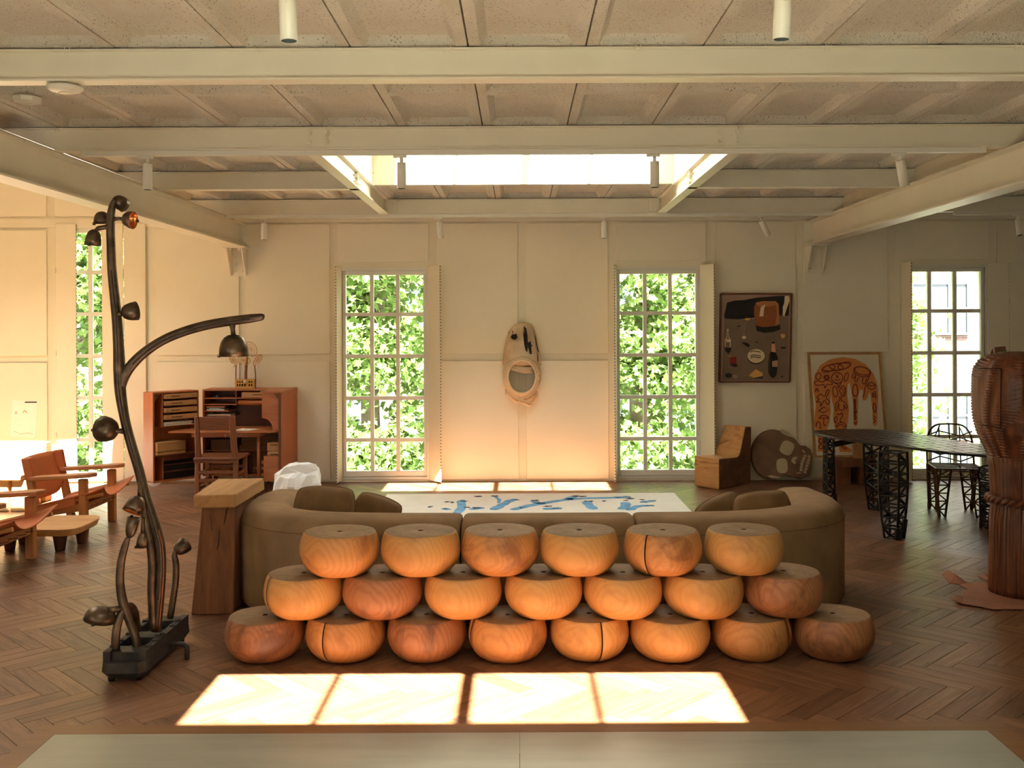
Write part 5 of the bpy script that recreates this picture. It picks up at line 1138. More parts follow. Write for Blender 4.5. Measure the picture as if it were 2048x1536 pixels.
# ---- framed poster leaning on it
p0 = V(3.7, 11.06, 0.292); pt = V(3.7, 11.30, 1.46); nP = (pt - p0).cross(V(1, 0, 0)).normalized()
if nP.y < 0: nP = -nP
po = thing('framed_poster', 'framed orange figure poster with maroon line drawings leaning on the wall', 'poster', p0)
def pq(x, y, off=0.0): return onplane(1420 + x / 4.266, 570 + y / 4.266, p0, nP) - nP * off
def pw(px, py, off=0.0): return onplane(px, py, p0, nP) - nP * off
xl_, xr_ = pw(1621, 800).x, pw(1768, 800).x; upv = (pt - p0).normalized()
def pf(x, s_, off=0.0): return V(x, p0.y, p0.z) + upv * s_ - nP * off
Hh = (pt - p0).length
for a in ((xl_, xl_ + 0.025, 0, Hh), (xr_ - 0.025, xr_, 0, Hh)): MB().prism([pf(a[0], a[2], .012), pf(a[1], a[2], .012), pf(a[1], a[3], .012), pf(a[0], a[3], .012)], nP * 0.03).build('frame_bar', 'slabwood', po)
for s0, s1 in ((0, 0.025), (Hh - 0.025, Hh)): MB().prism([pf(xl_ + .025, s0, .012), pf(xr_ - .025, s0, .012), pf(xr_ - .025, s1, .012), pf(xl_ + .025, s1, .012)], nP * 0.03).build('frame_bar', 'slabwood', po)
M['posterpaper'] = m_plain('cream_poster', lin(238, 228, 206), 0.8, nz=0.02); M['orange'] = m_plain('orange_print', lin(232, 148, 88), 0.8, nz=0.06)
MB().prism([pf(xl_ + .02, .02), pf(xr_ - .02, .02), pf(xr_ - .02, Hh - .02), pf(xl_ + .02, Hh - .02)], nP * 0.008).build('sheet', 'posterpaper', po)
fig = [(1075, 1425), (1020, 1430), (915, 1420), (925, 1340), (910, 1250), (890, 1180), (895, 1100), (905, 1020), (885, 920), (880, 840), (895, 760), (940, 685), (1020, 635), (1130, 615), (1240, 630), (1330, 680), (1395, 755), (1430, 850), (1435, 950), (1430, 1040), (1428, 1160), (1425, 1190), (1408, 1202), (1390, 1190), (1388, 1150), (1384, 1050), (1372, 960), (1362, 905), (1345, 960), (1330, 985), (1305, 985), (1300, 960), (1305, 900), (1285, 890), (1265, 940), (1262, 1060), (1260, 1150), (1258, 1190), (1240, 1205), (1224, 1190), (1222, 1140), (1222, 1020), (1205, 900), (1190, 830), (1175, 850), (1170, 930), (1185, 1060), (1178, 1150), (1165, 1230), (1150, 1300), (1165, 1380), (1210, 1405), (1205, 1425), (1110, 1425), (1100, 1400), (1100, 1320), (1070, 1240), (1050, 1150), (1055, 1050), (1040, 980), (1032, 930), (1025, 980), (1030, 1080), (1020, 1170), (1000, 1230), (990, 1310), (1000, 1380), (1070, 1405)]
def flat(pts, off, mat, name, par, fn):
    bm = bmesh.new(); vs_ = [bm.verts.new(fn(x, y, off)) for x, y in pts]; f_ = bm.faces.new(vs_); bmesh.ops.triangulate(bm, faces=[f_])
    me_ = bpy.data.meshes.new(name); 
    r = par; inv = Matrix.Translation(-Vector(r.location)); bmesh.ops.transform(bm, matrix=inv, verts=bm.verts); bm.to_mesh(me_); bm.free(); me_.materials.append(M[mat] if isinstance(mat, str) else mat)
    o = bpy.data.objects.new(name, me_); COL.objects.link(o); o.parent = par; md = o.modifiers.new('solid', 'SOLIDIFY'); md.thickness = 0.0006; md.offset = 0; return o
flat(fig, 0.0010, 'orange', 'printed_figure', po, pq)
def ink(pts, fn, par, w_=0.0095, off=0.0015, sub=4, mat='ink', closed=False, name='ink_line'):
    pts = list(pts) + ([pts[0]] if closed else []); P = [fn(x, y, off) for x, y in pts]
    if sub: P, _ = spline(P, [0] * len(P), sub)
    MB().tube(P, w_ * 0.6, 5).build(name, mat, par)
def oval(cx_, cy_, a, b, rot=0, n_=16): return [(cx_ + a * cos(t_) * cos(rot) - b * sin(t_) * sin(rot), cy_ + a * cos(t_) * sin(rot) + b * sin(t_) * cos(rot)) for t_ in np.linspace(0, 2 * pi, n_ + 1)]
for k in range(3): ink(oval(1010 + 68 * k, 712 - 12 * k, 58, 26, -0.35 + 0.5 * (k % 2)), pq, po)
ink(oval(1080, 700, 118, 30, -0.15), pq, po); ink(oval(925, 778, 22, 28, 0.3), pq, po)
for k in range(3): ink(oval(995, 789, 24 - 6 * k, 20 - 5 * k, k), pq, po, 0.008)
ink(oval(1085, 793, 48, 45), pq, po); ink([(1062, 802), (1085, 816), (1112, 800)], pq, po); ink(oval(1085, 782, 6, 9), pq, po); ink([(1068, 768), (1072, 764)], pq, po); ink([(1100, 766), (1105, 762)], pq, po)
ink([(1060, 835), (1090, 850), (1095, 880), (1110, 850), (1120, 830)], pq, po); ink(oval(1163, 785, 14, 38, 0.25), pq, po)
ink(oval(1298, 740, 75, 40, 0.25), pq, po); ink(oval(1300, 733, 66, 32, 0.25), pq, po); ink([(1225, 750), (1210, 785), (1225, 795), (1240, 765)], pq, po); ink([(1245, 770), (1235, 815), (1250, 825), (1268, 785)], pq, po); ink([(1305, 790), (1300, 830), (1318, 845), (1335, 800)], pq, po); ink([(1360, 770), (1325, 870), (1310, 960)], pq, po)
ink([(895, 825), (920, 818), (960, 828), (990, 812), (1035, 826), (1040, 850), (1000, 848), (980, 880), (970, 850), (930, 856), (900, 850)], pq, po, closed=True); ink([(905, 880), (898, 915)], pq, po); ink([(915, 880), (928, 915)], pq, po); ink([(900, 898), (924, 898)], pq, po)
ink(oval(1067, 910, 20, 45, -0.1), pq, po); ink([(1105, 900), (1130, 860), (1155, 880), (1150, 940), (1130, 950), (1110, 915)], pq, po, closed=True)
for k in range(4): ink([(1125, 880 + 17 * k), (1155, 890 + 17 * k)], pq, po, 0.008)
ink([(1225, 855), (1240, 845), (1252, 860), (1260, 920), (1250, 945), (1228, 945), (1215, 915)], pq, po, closed=True); ink(oval(1378, 860, 34, 28, 0.1), pq, po); ink([(1345, 850), (1378, 862), (1412, 850)], pq, po)
ink([(1388, 960), (1388, 920), (1408, 905), (1412, 950), (1420, 970)], pq, po, sub=0); ink([(1388, 940), (1402, 928), (1418, 945), (1400, 955)], pq, po, sub=0, closed=True); ink(oval(1404, 1048, 12, 40, -0.1), pq, po)
ink([(905, 1000), (930, 970), (910, 960), (945, 930), (975, 950), (1000, 895), (1015, 910), (990, 965), (1018, 990), (1000, 1020), (975, 985), (945, 1035), (940, 1000)], pq, po, closed=True)
ink([(925, 1075), (970, 1040), (1018, 1062), (972, 1090)], pq, po, sub=0, closed=True); ink([(930, 1140), (945, 1118), (970, 1112), (1000, 1120), (1010, 1140), (990, 1134), (970, 1140), (950, 1134)], pq, po, closed=True); ink([(970, 1140), (970, 1190), (980, 1200), (985, 1188)], pq, po)
ink([(1100, 950), (1105, 985), (1075, 1010), (1068, 1060), (1082, 1070), (1090, 1030), (1100, 1010), (1100, 1060), (1140, 1062), (1142, 1020), (1160, 1055), (1170, 1035), (1150, 1000), (1120, 985), (1118, 950)], pq, po)
ink([(1228, 985), (1240, 980), (1240, 1050), (1252, 1090), (1236, 1080), (1245, 1140), (1232, 1140), (1230, 1050)], pq, po, closed=True); ink([(1395, 1115), (1415, 1130), (1395, 1145), (1415, 1160), (1395, 1175)], pq, po, sub=0); ink([(1230, 1165), (1240, 1185), (1252, 1165)], pq, po)
ink([(1065, 1130), (1085, 1125), (1075, 1175), (1062, 1160)], pq, po, closed=True); ink([(1080, 1100), (1110, 1105), (1125, 1090), (1130, 1120), (1110, 1150), (1120, 1180)], pq, po); ink([(1070, 1210), (1095, 1180), (1120, 1170), (1150, 1185), (1165, 1215)], pq, po); ink([(1080, 1215), (1115, 1190), (1155, 1215)], pq, po)
ink([(905, 1210), (910, 1175), (930, 1170), (945, 1195), (935, 1215), (955, 1225)], pq, po); ink([(1125, 1310), (1135, 1370), (1170, 1390), (1150, 1398), (1120, 1370), (1125, 1310)], pq, po); ink(oval(945, 1330, 18, 20), pq, po); ink(oval(945, 1380, 15, 18), pq, po)
MB().prism([pf(xl_ + .022, .022, .0045), pf(xr_ - .022, .022, .0045), pf(xr_ - .022, Hh - .022, .0045), pf(xl_ + .022, Hh - .022, .0045)], nP * -0.002).build('glazing', 'picglass', po)

# ---- still-life painting
yp = YB - 0.064
pa = thing('still_life_painting', 'framed still-life painting with bottles, plate of fish and hat on grey', 'painting', at(1512, 765, yp))
def aq(x, y, off=0.0): p_ = at(1420 + x / 4.266, 570 + y / 4.266, yp); return p_ + V(0, -off, 0)
M['grey'] = m_plain('grey_brown_canvas', lin(128, 108, 94), 0.85, nz=0.06, nscale=6); M['mauve'] = m_plain('mauve_edge', lin(166, 138, 124), 0.85); M['brown'] = m_plain('brown_paint', lin(152, 86, 50), 0.8, nz=0.12); M['tan'] = m_plain('tan_paint', lin(190, 124, 82), 0.8, nz=0.08); M['cream'] = m_plain('cream_paint', lin(232, 214, 176), 0.8, nz=0.04); M['red'] = m_plain('red_paint', lin(140, 28, 30), 0.6); M['cheese'] = m_plain('ochre_paint', lin(222, 172, 96), 0.8, nz=0.06); M['pinkl'] = m_plain('pink_label', lin(214, 160, 132), 0.8)
c4_ = [aq(82, 826), aq(680, 826), aq(694, 76), aq(94, 76)]
MB().prism(c4_, (0, 0.035, 0)).build('canvas', 'mauve', pa)
flat([(104, 812), (670, 812), (672, 268), (560, 262), (380, 290), (122, 290)], 0.0008, 'grey', 'painted_ground', pa, aq)
for a, b in ((0, 1), (1, 2), (2, 3), (3, 0)): MB().bar(c4_[a] + V(0, 0.005, 0), c4_[b] + V(0, 0.005, 0), 0.018, 0.05, up=V(0, 1, 0)).build('frame_bar', 'teakd', pa)
def pp_(pts, mat, name, off=0.0016): return flat(pts, off, mat, name, pa, aq)
pp_([(120, 260), (145, 150), (210, 132), (290, 128), (400, 108), (520, 100), (610, 92), (640, 95), (625, 180), (615, 262), (400, 275), (250, 292), (125, 288)], 'black', 'painted_backdrop')
pp_([(625, 265), (640, 180), (650, 130), (678, 120), (672, 262)], 'black', 'painted_backdrop', 0.0014); pp_([(637, 96), (672, 94), (680, 130), (655, 200), (632, 272), (622, 250), (620, 190), (634, 150)], 'cream', 'painted_plume', 0.0022)
pp_([(390, 345), (470, 358), (560, 350), (596, 338), (600, 378), (540, 402), (460, 408), (398, 392)], 'black', 'painted_shadow', 0.0020); pp_([(375, 190), (390, 150), (450, 138), (560, 138), (585, 160), (590, 260), (590, 335), (540, 352), (450, 360), (388, 345), (376, 260)], 'brown', 'painted_hat', 0.0024)
pp_([(392, 152), (450, 138), (560, 138), (582, 160), (520, 182), (430, 185), (400, 172)], 'tan', 'painted_hat_top', 0.0030); pp_([(432, 190), (458, 172), (472, 165), (460, 210), (455, 268), (420, 268), (430, 225)], 'cream', 'painted_highlight', 0.0034); pp_([(560, 160), (585, 162), (592, 330), (556, 344), (570, 250)], 'tan', 'painted_hat_side', 0.0030)
pp_([(145, 375), (158, 375), (162, 440), (176, 470), (175, 535), (128, 535), (126, 470), (142, 440)], 'cream', 'painted_bottle'); pp_([(150, 390), (156, 390), (158, 445), (170, 474), (168, 530), (134, 530), (132, 474), (147, 445)], 'grey', 'painted_bottle_glass', 0.0022); pp_([(138, 462), (176, 465), (178, 488), (138, 486)], 'cream', 'painted_label', 0.0028); pp_([(126, 532), (180, 532), (180, 560), (165, 575), (158, 588), (146, 570), (130, 560)], 'black', 'painted_shadow')
pp_([(268, 485), (310, 492), (335, 505), (340, 525), (320, 530), (285, 505)], 'black', 'painted_shadow'); pp_(oval(290, 447, 18, 14)[:-1], 'cream', 'painted_vase', 0.0022); pp_(oval(318, 285, 24, 18, 0.2)[:-1], 'cheese', 'painted_flower'); ink([(272, 310), (280, 380), (285, 435)], aq, pa, 0.005, 0.0022, 3, 'mauve', name='painted_stem'); ink([(300, 310), (295, 380), (292, 435)], aq, pa, 0.005, 0.0022, 3, 'mauve', name='painted_stem')
pp_([(225, 348), (262, 346), (258, 355), (240, 360)], 'black', 'painted_shadow'); pp_([(386, 485), (411, 485), (405, 493), (392, 493)], 'black', 'painted_shadow')
pp_(oval(392, 618, 74, 58)[:-1], 'black', 'painted_shadow'); pp_(oval(393, 606, 74, 60)[:-1], 'cream', 'painted_plate', 0.0024)
for y in (568, 602, 618): ink([(345, y + 6), (370, y - 6), (400, y), (432, y + 4)], aq, pa, 0.007, 0.0034, 3, 'black', name='painted_fish')
pp_([(600, 418), (640, 418), (640, 440), (625, 456), (608, 448)], 'cheese', 'painted_glass'); pp_([(598, 528), (648, 530), (645, 542), (612, 545)], 'black', 'painted_shadow')
pp_([(528, 485), (552, 485), (552, 500), (528, 500)], 'black', 'painted_cork', 0.0024); pp_([(526, 500), (554, 500), (560, 575), (524, 570)], 'pinkl', 'painted_neck', 0.0026); pp_([(522, 560), (560, 575), (578, 620), (576, 700), (566, 770), (545, 795), (520, 785), (500, 750), (496, 690), (505, 600)], 'black', 'painted_bottle', 0.0022); pp_([(530, 650), (577, 642), (576, 698), (530, 698)], 'pinkl', 'painted_label', 0.0030); ink([(516, 600), (508, 660), (508, 730)], aq, pa, 0.004, 0.003, 3, 'grey', name='painted_highlight')
pp_([(170, 665), (225, 672), (236, 695), (200, 698), (175, 685)], 'black', 'painted_shadow'); pp_([(170, 615), (225, 612), (227, 668), (180, 675), (170, 655)], 'red', 'painted_cup', 0.0024); pp_([(147, 605), (185, 600), (180, 612), (155, 614)], 'tan', 'painted_bread', 0.0028)
pp_([(345, 785), (450, 775), (452, 798), (370, 795)], 'black', 'painted_shadow'); pp_([(330, 772), (390, 718), (448, 750), (448, 778), (370, 792)], 'cheese', 'painted_cheese', 0.0024); pp_(oval(160, 772, 30, 20)[:-1], 'black', 'painted_avocado'); pp_(oval(212, 780, 24, 15, 0.3)[:-1], 'mauve', 'painted_avocado', 0.0024); pp_([(600, 775), (628, 775), (618, 786), (606, 784)], 'black', 'painted_shadow')

# ---- black lattice table
TZ = 0.735
tb = thing('lattice_table', 'black metal table with leaf-shaped patchwork top on openwork legs', 'table', (3.4, 8.8, 0))
top = [(2.83, 9.55), (2.90, 9.72), (3.19, 9.85), (3.57, 9.80), (3.76, 9.36), (3.88, 8.89), (4.02, 8.40), (4.25, 8.00), (4.28, 7.72), (4.10, 7.58), (3.80, 7.72), (3.48, 7.98), (3.32, 8.28), (3.17, 8.58), (2.98, 8.93), (2.85, 9.33)]
tp_, _ = spline([V(x, y, 0) for x, y in top + top[:1]], [0] * (len(top) + 1), 4); tp_ = tp_[:-1]
MB().prism([V(p.x, p.y, TZ - 0.020) for p in tp_], (0, 0, 0.020)).build('table_top', 'tabletop', tb, bevel=0.004)
dL = V(0.42, -0.9, 0).normalized(); dN = V(0.9, 0.42, 0)
def inside(p):
    c_ = False; n2 = len(tp_)
    for i in range(n2):
        a, b = tp_[i], tp_[i - 1]
        if (a.y > p.y) != (b.y > p.y) and p.x < (b.x - a.x) * (p.y - a.y) / (b.y - a.y) + a.x: c_ = not c_
    return c_
rp = random.Random(5)
for i in range(-14, 15):
    for j in range(-6, 7):
        c_ = V(3.45, 8.72, 0) + dL * (i * 0.118) + dN * (j * 0.10 + (0.05 if i % 2 else 0))
        cs = [c_ + dL * a * 0.054 + dN * b * 0.045 for a, b in ((-1, -1), (1, -1), (1, 1), (-1, 1))]
        if all(inside(q) for q in cs): MB().prism([V(q.x, q.y, TZ - 0.0005 + rp.uniform(0, 0.0015)) for q in cs][::1], (0, 0, 0.003)).build('metal_patch', 'tabletop', tb)
def lattice_leg(parent, c, r0, r1, z0, z1, mat='iron', nb=5, arc=(0.0, 2 * pi), bulge=0.0, bw=0.017, nz_=9, name='leg', sh=(0, 0)):
    m = MB(); full = arc[1] - arc[0] > 6.2; n_ = nb; ang = [arc[0] + (arc[1] - arc[0]) * k / (n_ if full else n_ - 1) for k in range(n_)]
    def P(k, s_): r_ = r0 + (r1 - r0) * s_ + bulge * sin(pi * s_); return V(c[0] + sh[0] * s_ + r_ * cos(ang[k % n_]), c[1] + sh[1] * s_ + r_ * sin(ang[k % n_]), z0 + (z1 - z0) * s_)
    for k in range(n_):
        for s_ in range(8): m.bar(P(k, s_ / 8), P(k, (s_ + 1) / 8), bw)
    for k in range(n_ if full else n_ - 1):
        for s_ in range(nz_):
            a, b = s_ / nz_, (s_ + 1) / nz_; m.bar(P(k, a), P(k + 1, a), bw * 0.8)
            if (s_ + k) % 2: m.bar(P(k, a), P(k + 1, b), bw * 0.75)
            else: m.bar(P(k + 1, a), P(k, b), bw * 0.75)
        m.bar(P(k, 1), P(k + 1, 1), bw * 0.8)
    m.bar(P(0, 0.0) - V(0, 0, 0), P(0, 0.22), bw * 2.0); m.bar(P(n_ - 1, 0), P(n_ - 1, 0.14), bw * 2.0)
    return m.build(name, mat, parent)
lattice_leg(tb, gp(1787, 1076)[:2], 0.075, 0.115, 0, TZ - 0.021, nb=4, bulge=0.02, nz_=8)
lattice_leg(tb, (3.42, 9.50), 0.07, 0.115, 0, TZ - 0.021, nb=4, bulge=0.02, nz_=8)
lattice_leg(tb, (2.95, 9.46), 0.062, 0.048, 0, TZ - 0.021, nb=3, nz_=8)
lattice_leg(tb, (4.00, 7.92), 0.075, 0.115, 0, TZ - 0.021, nb=4, bulge=0.02, nz_=8)
MB().bar((2.98, 9.40, TZ - 0.10), (3.42, 9.50, TZ - 0.03), 0.02, 0.05).build('brace', 'iron', tb); MB().bar((3.2, 8.6, TZ - 0.035), (3.45, 9.2, TZ - 0.035), 0.02, 0.03).build('brace', 'iron', tb)
# ---- openwork chairs
def lattice_chair(c, rz, mat, label, hs=0.44, ht=0.815, w_=0.42, dense=1):
    t_ = thing('lattice_chair', label, 'chair', (c[0], c[1], 0), rz, 'openwork metal chairs'); R = Matrix.Translation((c[0], c[1], 0)) @ Matrix.Rotation(rz, 4, 'Z')
    X = lambda x, y, z: R @ V(x, y, z)          # local: faces -Y
    hw, hd = w_ / 2, 0.20
    for sx in (-1, 1):
        for sy, tag_ in ((-1, 'front'), (1, 'rear')):
            m = MB(); tops = [X(sx * hw, sy * hd, hs), X(sx * (hw - 0.13), sy * hd, hs), X(sx * hw, sy * (hd - 0.10), hs)]; bots = [X(sx * (hw - 0.02), sy * (hd + 0.02), 0), X(sx * (hw - 0.075), sy * (hd + 0.01), 0.0), X(sx * (hw - 0.02), sy * (hd - 0.05), 0.03)]
            Q = lambda k, s_: tops[k].lerp(bots[k], s_)
            for k in range(3): m.bar(Q(k, 0), Q(k, 1), 0.016)
            nz_ = 6 * dense
            for s_ in range(nz_):
                for k in (0, 1):
                    a, b = s_ / nz_, (s_ + 1) / nz_
                    kk = 1 if k == 0 else 2; m.bar(Q(0, a), Q(kk, a), 0.012); m.bar(Q(0, a) if s_ % 2 else Q(kk, a), Q(kk, b) if s_ % 2 else Q(0, b), 0.012)
            m.bar(Q(0, 0.86), Q(0, 1), 0.022); m.build('leg', mat, t_)
    m = MB(); fr_ = [X(-hw, -hd, hs), X(hw, -hd, hs), X(hw, hd, hs), X(-hw, hd, hs)]
    for i in range(4): m.bar(fr_[i], fr_[(i + 1) % 4], 0.013); m.bar(fr_[i] - V(0, 0, 0.07), fr_[(i + 1) % 4] - V(0, 0, 0.07), 0.009)
    for i in range(4):
        for k in range(5): a, b = fr_[i].lerp(fr_[(i + 1) % 4], k / 5), fr_[i].lerp(fr_[(i + 1) % 4], (k + 1) / 5); m.bar(a - V(0, 0, 0.07 * (k % 2)), b - V(0, 0, 0.07 * ((k + 1) % 2)), 0.008)
    for k in range(1, 9 * dense): s_ = k / (9 * dense); m.bar(X(-hw, -hd + 2 * hd * s_, hs), X(hw, -hd + 2 * hd * ((s_ + (0.1 if k % 2 else -0.1))), hs), 0.009)
    m.build('seat', mat, t_)
    m = MB(); hb = ht - hs; arch = []
    for k in range(17):
        a = pi * k / 16; arch.append(X(-hw * 1.0 * (abs(cos(a)) ** 0.55) * (1 if cos(a) > 0 else -1), hd + 0.06 * (sin(a) ** 0.5), hs + hb * sin(a) ** 0.55))
    for i in range(16): m.bar(arch[i], arch[i + 1], 0.015)
    for u in (-0.40, 0.40, 0.0):
        zt2 = hs + hb * (1 - abs(u) ** 3) ** 0.9; m.bar(X(u * hw * 1.1, hd, hs), X(u * hw * 1.1, hd + 0.055, zt2 - 0.002), 0.010)
    xs_ = [-0.97, -0.44, 0.44, 0.97]; zl = [0.08, 0.24, 0.40, 0.56, 0.72]
    for zi, zf_ in enumerate(zl):
        for i in range(3): za, zb_ = (zf_ + 0.10, zf_ - 0.02) if (i + zi) % 2 else (zf_ - 0.02, zf_ + 0.10); m.bar(X(xs_[i] * hw, hd + 0.05 * za, hs + hb * za), X(xs_[i + 1] * hw, hd + 0.05 * zb_, hs + hb * zb_), 0.011)
    for u in (-0.72, 0.72): m.bar(X(u * hw, hd + 0.03, hs + hb * 0.55), X(u * 0.55 * hw, hd + 0.05, hs + hb * 0.98), 0.008)
    m.build('backrest', mat, t_); return t_
lattice_chair((4.08, 9.27), -0.2, 'goldiron', 'brown openwork metal chair in front of the right window')
lattice_chair((4.30, 8.55), 2.2, 'iron', 'black openwork metal chair partly behind the carved sculpture', ht=0.56, hs=0.40, w_=0.46, dense=2)

# ---- carved wooden figure on a hide
CX, CY = 3.262, 6.47
cf = thing('carved_sculpture', 'tall carved brown wood club-shaped sculpture at the right edge', 'sculpture', (CX, CY, 0.012))
pc_ = [(0.182, 0.012), (0.184, 0.05), (0.178, 0.30), (0.176, 0.50), (0.166, 0.58), (0.170, 0.66), (0.176, 0.76), (0.178, 0.84), (0.190, 0.90)]
def flute(a, z): return 1 + 0.022 * sin(46 * a + 1.5 * sin(7 * z)) + 0.012 * sin(19 * a + 3 * z) + 0.02 * sin(2 * a)
MB().lathe([(r_, z) for r_, z in pc_] , 240, Matrix.Translation((CX, CY, 0)), rad=flute).build('fluted_shaft', 'carved', cf)
ph_ = [(0.185, 0.895), (0.196, 0.93), (0.222, 0.99), (0.252, 1.06), (0.270, 1.14), (0.277, 1.22), (0.278, 1.32), (0.276, 1.42), (0.266, 1.48), (0.235, 1.53), (0.18, 1.565), (0.10, 1.583), (0.004, 1.588)]
hp = []
for i in range(len(ph_) - 1):
    for k in range(14): u = k / 14; hp.append((ph_[i][0] * (1 - u) + ph_[i + 1][0] * u, ph_[i][1] * (1 - u) + ph_[i + 1][1] * u))
hp.append(ph_[-1])
def chip(a, z):
    s_ = a * 9 + 1.6 * sin(3.1 * z * 2 + a * 2) + 0.8 * sin(7 * a); row = sin(s_ * 1.6); 
    return 1 + 0.014 * row + (0.020 * sin(z * 330 + a * 10) * min(1, row * 3) if row > 0 else 0) 
MB().lathe(hp, 260, Matrix.Translation((CX, CY, 0)), rad=chip).build('carved_head', 'carved', cf)
ds = [(1958, 737), (2002, 737), (2001, 856), (1960, 849)]
def hp_at(px, py):
    x, y = _un(px, py); d_ = V(x / F, 1, -y / F); o_ = V(0, 0, H); z_ = H - y / F * 6.3; r_ = 0.283
    a_ = d_.x ** 2 + d_.y ** 2; oc = V(-CX, -CY, 0); b__ = 2 * (oc.x * d_.x + oc.y * d_.y); cc = CX ** 2 + CY ** 2 - r_ ** 2; disc = b__ * b__ - 4 * a_ * cc
    t2_ = (-b__ - sqrt(max(disc, 0))) / (2 * a_); return o_ + d_ * t2_
for a, b in ((0, 1), (1, 2), (2, 3)):
    P = [hp_at(ds[a][0] + (ds[b][0] - ds[a][0]) * k / 8, ds[a][1] + (ds[b][1] - ds[a][1]) * k / 8) for k in range(9)]; MB().tube(P, 0.0035, 5).build('door_joint', 'stooldark', cf)
for ph2 in (0, pi):
    P = [V(CX + (0.182 + 0.012 * cos(14 * a + ph2)) * cos(a), CY + (0.182 + 0.012 * cos(14 * a + ph2)) * sin(a), 0.605 - 0.03 * cos(a - pi) * 0 + 0.035 * cos(a) * -0.6 + 0.014 * sin(14 * a + ph2)) for a in np.linspace(0, 2 * pi, 150)]
    MB().tube(P, 0.017, 8).build('rope_strand', 'rope', cf)
hd_ = thing('leather_hide', 'flat pinkish brown hide spread under the carved sculpture', 'hide', gp(1990, 1195))
hpix = [(1884, 1157), (1895, 1153), (1910, 1160), (1935, 1167), (1968, 1168), (1985, 1166), (1968, 1160), (1955, 1153), (1968, 1155), (2000, 1148), (2080, 1140), (2140, 1165), (2150, 1205), (2080, 1221), (2010, 1219), (1985, 1220), (1960, 1215), (1925, 1210), (1903, 1203), (1912, 1197), (1926, 1195), (1925, 1188), (1935, 1180), (1920, 1170), (1900, 1168)]
hz = {0: 0.03, 1: 0.05, 2: 0.045, 8: 0.03, 18: 0.012, 19: 0.02}
bm = bmesh.new(); vs_ = [bm.verts.new(gp(x, y, 0.004) + V(0, 0, 0.004 + hz.get(i, 0.004) * 0.8)) for i, (x, y) in enumerate(hpix)]; f_ = bm.faces.new(vs_); bmesh.ops.triangulate(bm, faces=[f_]); bmesh.ops.subdivide_edges(bm, edges=bm.edges, cuts=2, use_grid_fill=True)
for v_ in bm.verts: v_.co.z = max(0.003, v_.co.z + 0.004 * sin(11 * v_.co.x) * sin(13 * v_.co.y)); v_.co -= Vector(hd_.location)
me = bpy.data.meshes.new('skin'); bm.to_mesh(me); bm.free(); me.materials.append(M['hide']); o = bpy.data.objects.new('skin', me); COL.objects.link(o); o.parent = hd_; md = o.modifiers.new('solid', 'SOLIDIFY'); md.thickness = 0.004; md.offset = 1
# ---- photo cards pinned on the right shutter
for i, (pts, lab) in enumerate(([[(1985, 692), (2013, 689), (2018, 712), (1988, 720)], 'photo card pinned to the shutter above the carved sculpture'], [[(1975, 718), (1984, 694), (1996, 700), (1990, 722)], 'tilted dark photo card behind the other card'])):
    P = [at(x, y, YB - 0.042 + 0.003 * i) for x, y in pts]; t_ = thing('photo_card', lab, 'photo', P[3], 0, 'photo cards on the shutter'); c_ = sum(P, Vector()) / 4
    MB().prism([P[3], P[2], P[1], P[0]], (0, -0.0015, 0)).build('card', 'paper', t_); MB().prism([c_ + (p_ - c_) * 0.78 + V(0, -0.002, 0) for p_ in (P[3], P[2], P[1], P[0])], (0, -0.001, 0)).build('picture', 'hide' if i == 0 else 'teakd', t_)
    if i == 0: MB().prism([c_ + (p_ - c_) * 0.4 + V(0.02, -0.0035, -0.01) for p_ in (P[3], P[2], P[1], P[0])], (0, -0.001, 0)).build('picture_figure', 'leaf', t_)

# ================================================================ OUTDOORS
GZ = -4.0
struct(MB().bx(-40, 45, YB + 0.4, 60, GZ - 0.2, GZ).build('ground', 'asphalt'))
fb = thing('brick_building', 'pale brick building with gridded windows across the street', 'building', (2, 30, GZ))
bd = MB().bx(-32, 38, 27.4, 34, GZ, 9.5).build('facade', 'brick', fb)
wpos = []
for r, (z0, z1) in enumerate(((-3.2, -1.6), (-1.35, -0.05), (1.55, 2.95), (4.4, 5.8))):
    for c in range(26): wpos.append((-28.6 + 2.32 * c, z0, z1))
wpos = [q for q in wpos if -19 < q[0] < 19]
fd = None
for x, z0, z1 in wpos:
    W_, Hh = 1.55, z1 - z0
    m = MB(); 
    for a in np.linspace(0, W_, 4): m.bx(a - 0.03, a + 0.03, -0.06, 0.02, 0, Hh)
    for b in (0, Hh * 0.5, Hh): m.bx(0, W_, -0.055, 0.02, b - 0.03, b + 0.03)
    fo = m.build('window', 'farframe', fb, local=True); fo.location = V(x, 27.36, z0) - fb.location
    p_ = MB().bx(0, W_, -0.01, 0.01, 0, Hh).build('pane', 'farpane', fo, local=True)

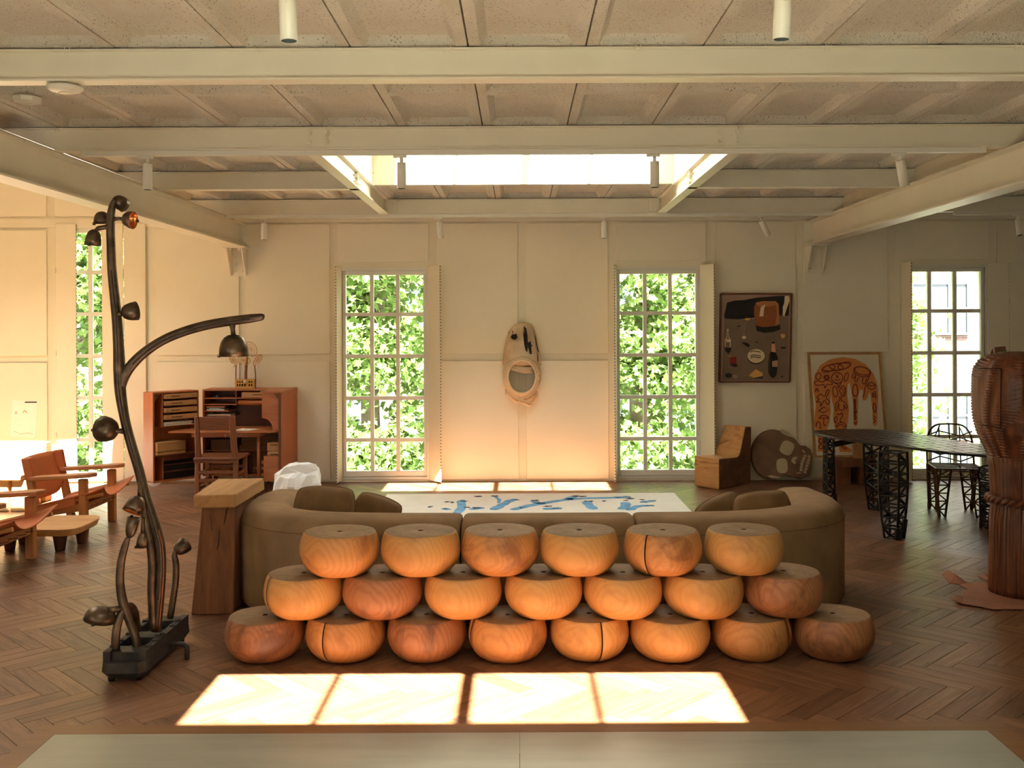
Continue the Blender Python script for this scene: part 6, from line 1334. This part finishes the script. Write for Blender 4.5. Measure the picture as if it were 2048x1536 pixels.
def tree(c, rx, ry, z0, z1, nl, seed, label, trunk_x=None, hole=0.0):
    rg = np.random.default_rng(seed); rr = random.Random(seed)
    t_ = thing('maple_tree', label, 'tree', (c[0], c[1], GZ), 0, 'trees outside the windows')
    tx = trunk_x if trunk_x is not None else c[0]
    bk = MB(); top = V(c[0] + 0.2, c[1], z1 - 0.8)
    bk.tube([(tx, c[1], GZ), (tx + 0.06, c[1] + 0.05, -1.5), (tx - 0.05, c[1], 0.6), (tx + 0.12, c[1] + 0.1, 2.4), top], [0.22, 0.19, 0.16, 0.11, 0.03], 9, sub=4); 
    tips = []
    for i in range(34):
        z = rr.uniform(-2.3, z1 - 1.2); a = rr.uniform(0, 2 * pi); L_ = rr.uniform(0.5, 0.98)
        s_ = V(tx, c[1], z); e_ = V(c[0] + cos(a) * rx * L_, c[1] + sin(a) * ry * L_, z + rr.uniform(0.3, 1.1)); mid = s_.lerp(e_, 0.5) + V(0, 0, 0.15)
        bk.tube([s_, mid, e_], [0.045, 0.028, 0.008], 6, sub=3)
        for q in range(9): tips.append(s_.lerp(e_, 0.35 + 0.65 * q / 8) + V(rr.uniform(-.15, .15), rr.uniform(-.15, .15), rr.uniform(-.1, .15)))
    bk.build('trunk', 'bark', t_)
    tp = np.array([tuple(p) for p in tips]); ncl = 420
    cl = tp[rg.integers(0, len(tp), ncl)] + rg.normal(0, 0.26, (ncl, 3))
    zz = rg.uniform(z0, z1, ncl // 2); an = rg.uniform(0, 2 * pi, ncl // 2); rad_ = np.sqrt(rg.uniform(0.15, 1, ncl // 2)); prof_ = np.sqrt(np.clip(1 - ((zz - (z0 + z1) / 2) / ((z1 - z0) / 2)) ** 2, 0.05, 1))
    cl = np.vstack([cl, np.stack([c[0] + np.cos(an) * rad_ * rx * prof_, c[1] + np.sin(an) * rad_ * ry * prof_, zz], 1)])
    P = cl[rg.integers(0, len(cl), nl)] + rg.normal(0, 1, (nl, 3)) * np.array([0.22, 0.22, 0.13])
    nrm = rg.normal(0, 1, (nl, 3)) + np.array([0, -0.6, 1.0]); nrm /= np.linalg.norm(nrm, axis=1)[:, None]
    u = np.cross(nrm, rg.normal(0, 1, (nl, 3))); u /= np.linalg.norm(u, axis=1)[:, None]; v_ = np.cross(nrm, u); s_ = rg.uniform(0.045, 0.085, nl)[:, None]
    shape = [(-1.0, 0.0), (-0.25, 0.55), (0.15, 1.0), (0.45, 0.35), (1.1, 0.0), (0.45, -0.35), (0.15, -1.0), (-0.25, -0.55)]
    Vv = np.stack([P + u * s_ * a + v_ * s_ * b + nrm * s_ * (-0.18 * abs(b)) for a, b in shape], 1).reshape(-1, 3)
    k = len(shape); me = bpy.data.meshes.new('foliage'); me.vertices.add(nl * k); me.vertices.foreach_set('co', Vv.ravel().astype('f'))
    me.loops.add(nl * k); me.loops.foreach_set('vertex_index', np.arange(nl * k, dtype='i')); me.polygons.add(nl); me.polygons.foreach_set('loop_start', np.arange(nl, dtype='i') * k); me.update(calc_edges=True); me.validate()
    me.materials.append(M['leaf']); o = bpy.data.objects.new('foliage', me); COL.objects.link(o); o.parent = t_; o.location = -Vector(t_.location); o['kind'] = 'stuff'
tree((-7.9, 17.0), 1.7, 1.5, -2.6, 5.2, 20000, 1, 'green maple behind the narrow left window')
tree((-2.5, 17.2), 1.9, 1.6, -2.8, 5.2, 30000, 2, 'bright green maple filling the window left of the wall sculpture', trunk_x=-2.55)
tree((2.35, 17.0), 1.7, 1.6, -2.8, 5.2, 30000, 3, 'green maple with pale trunk behind the window right of the wall sculpture', trunk_x=2.1)
tree((6.15, 18.0), 1.1, 1.3, -2.4, 4.6, 14000, 4, 'green maple at the left of the window behind the black table')
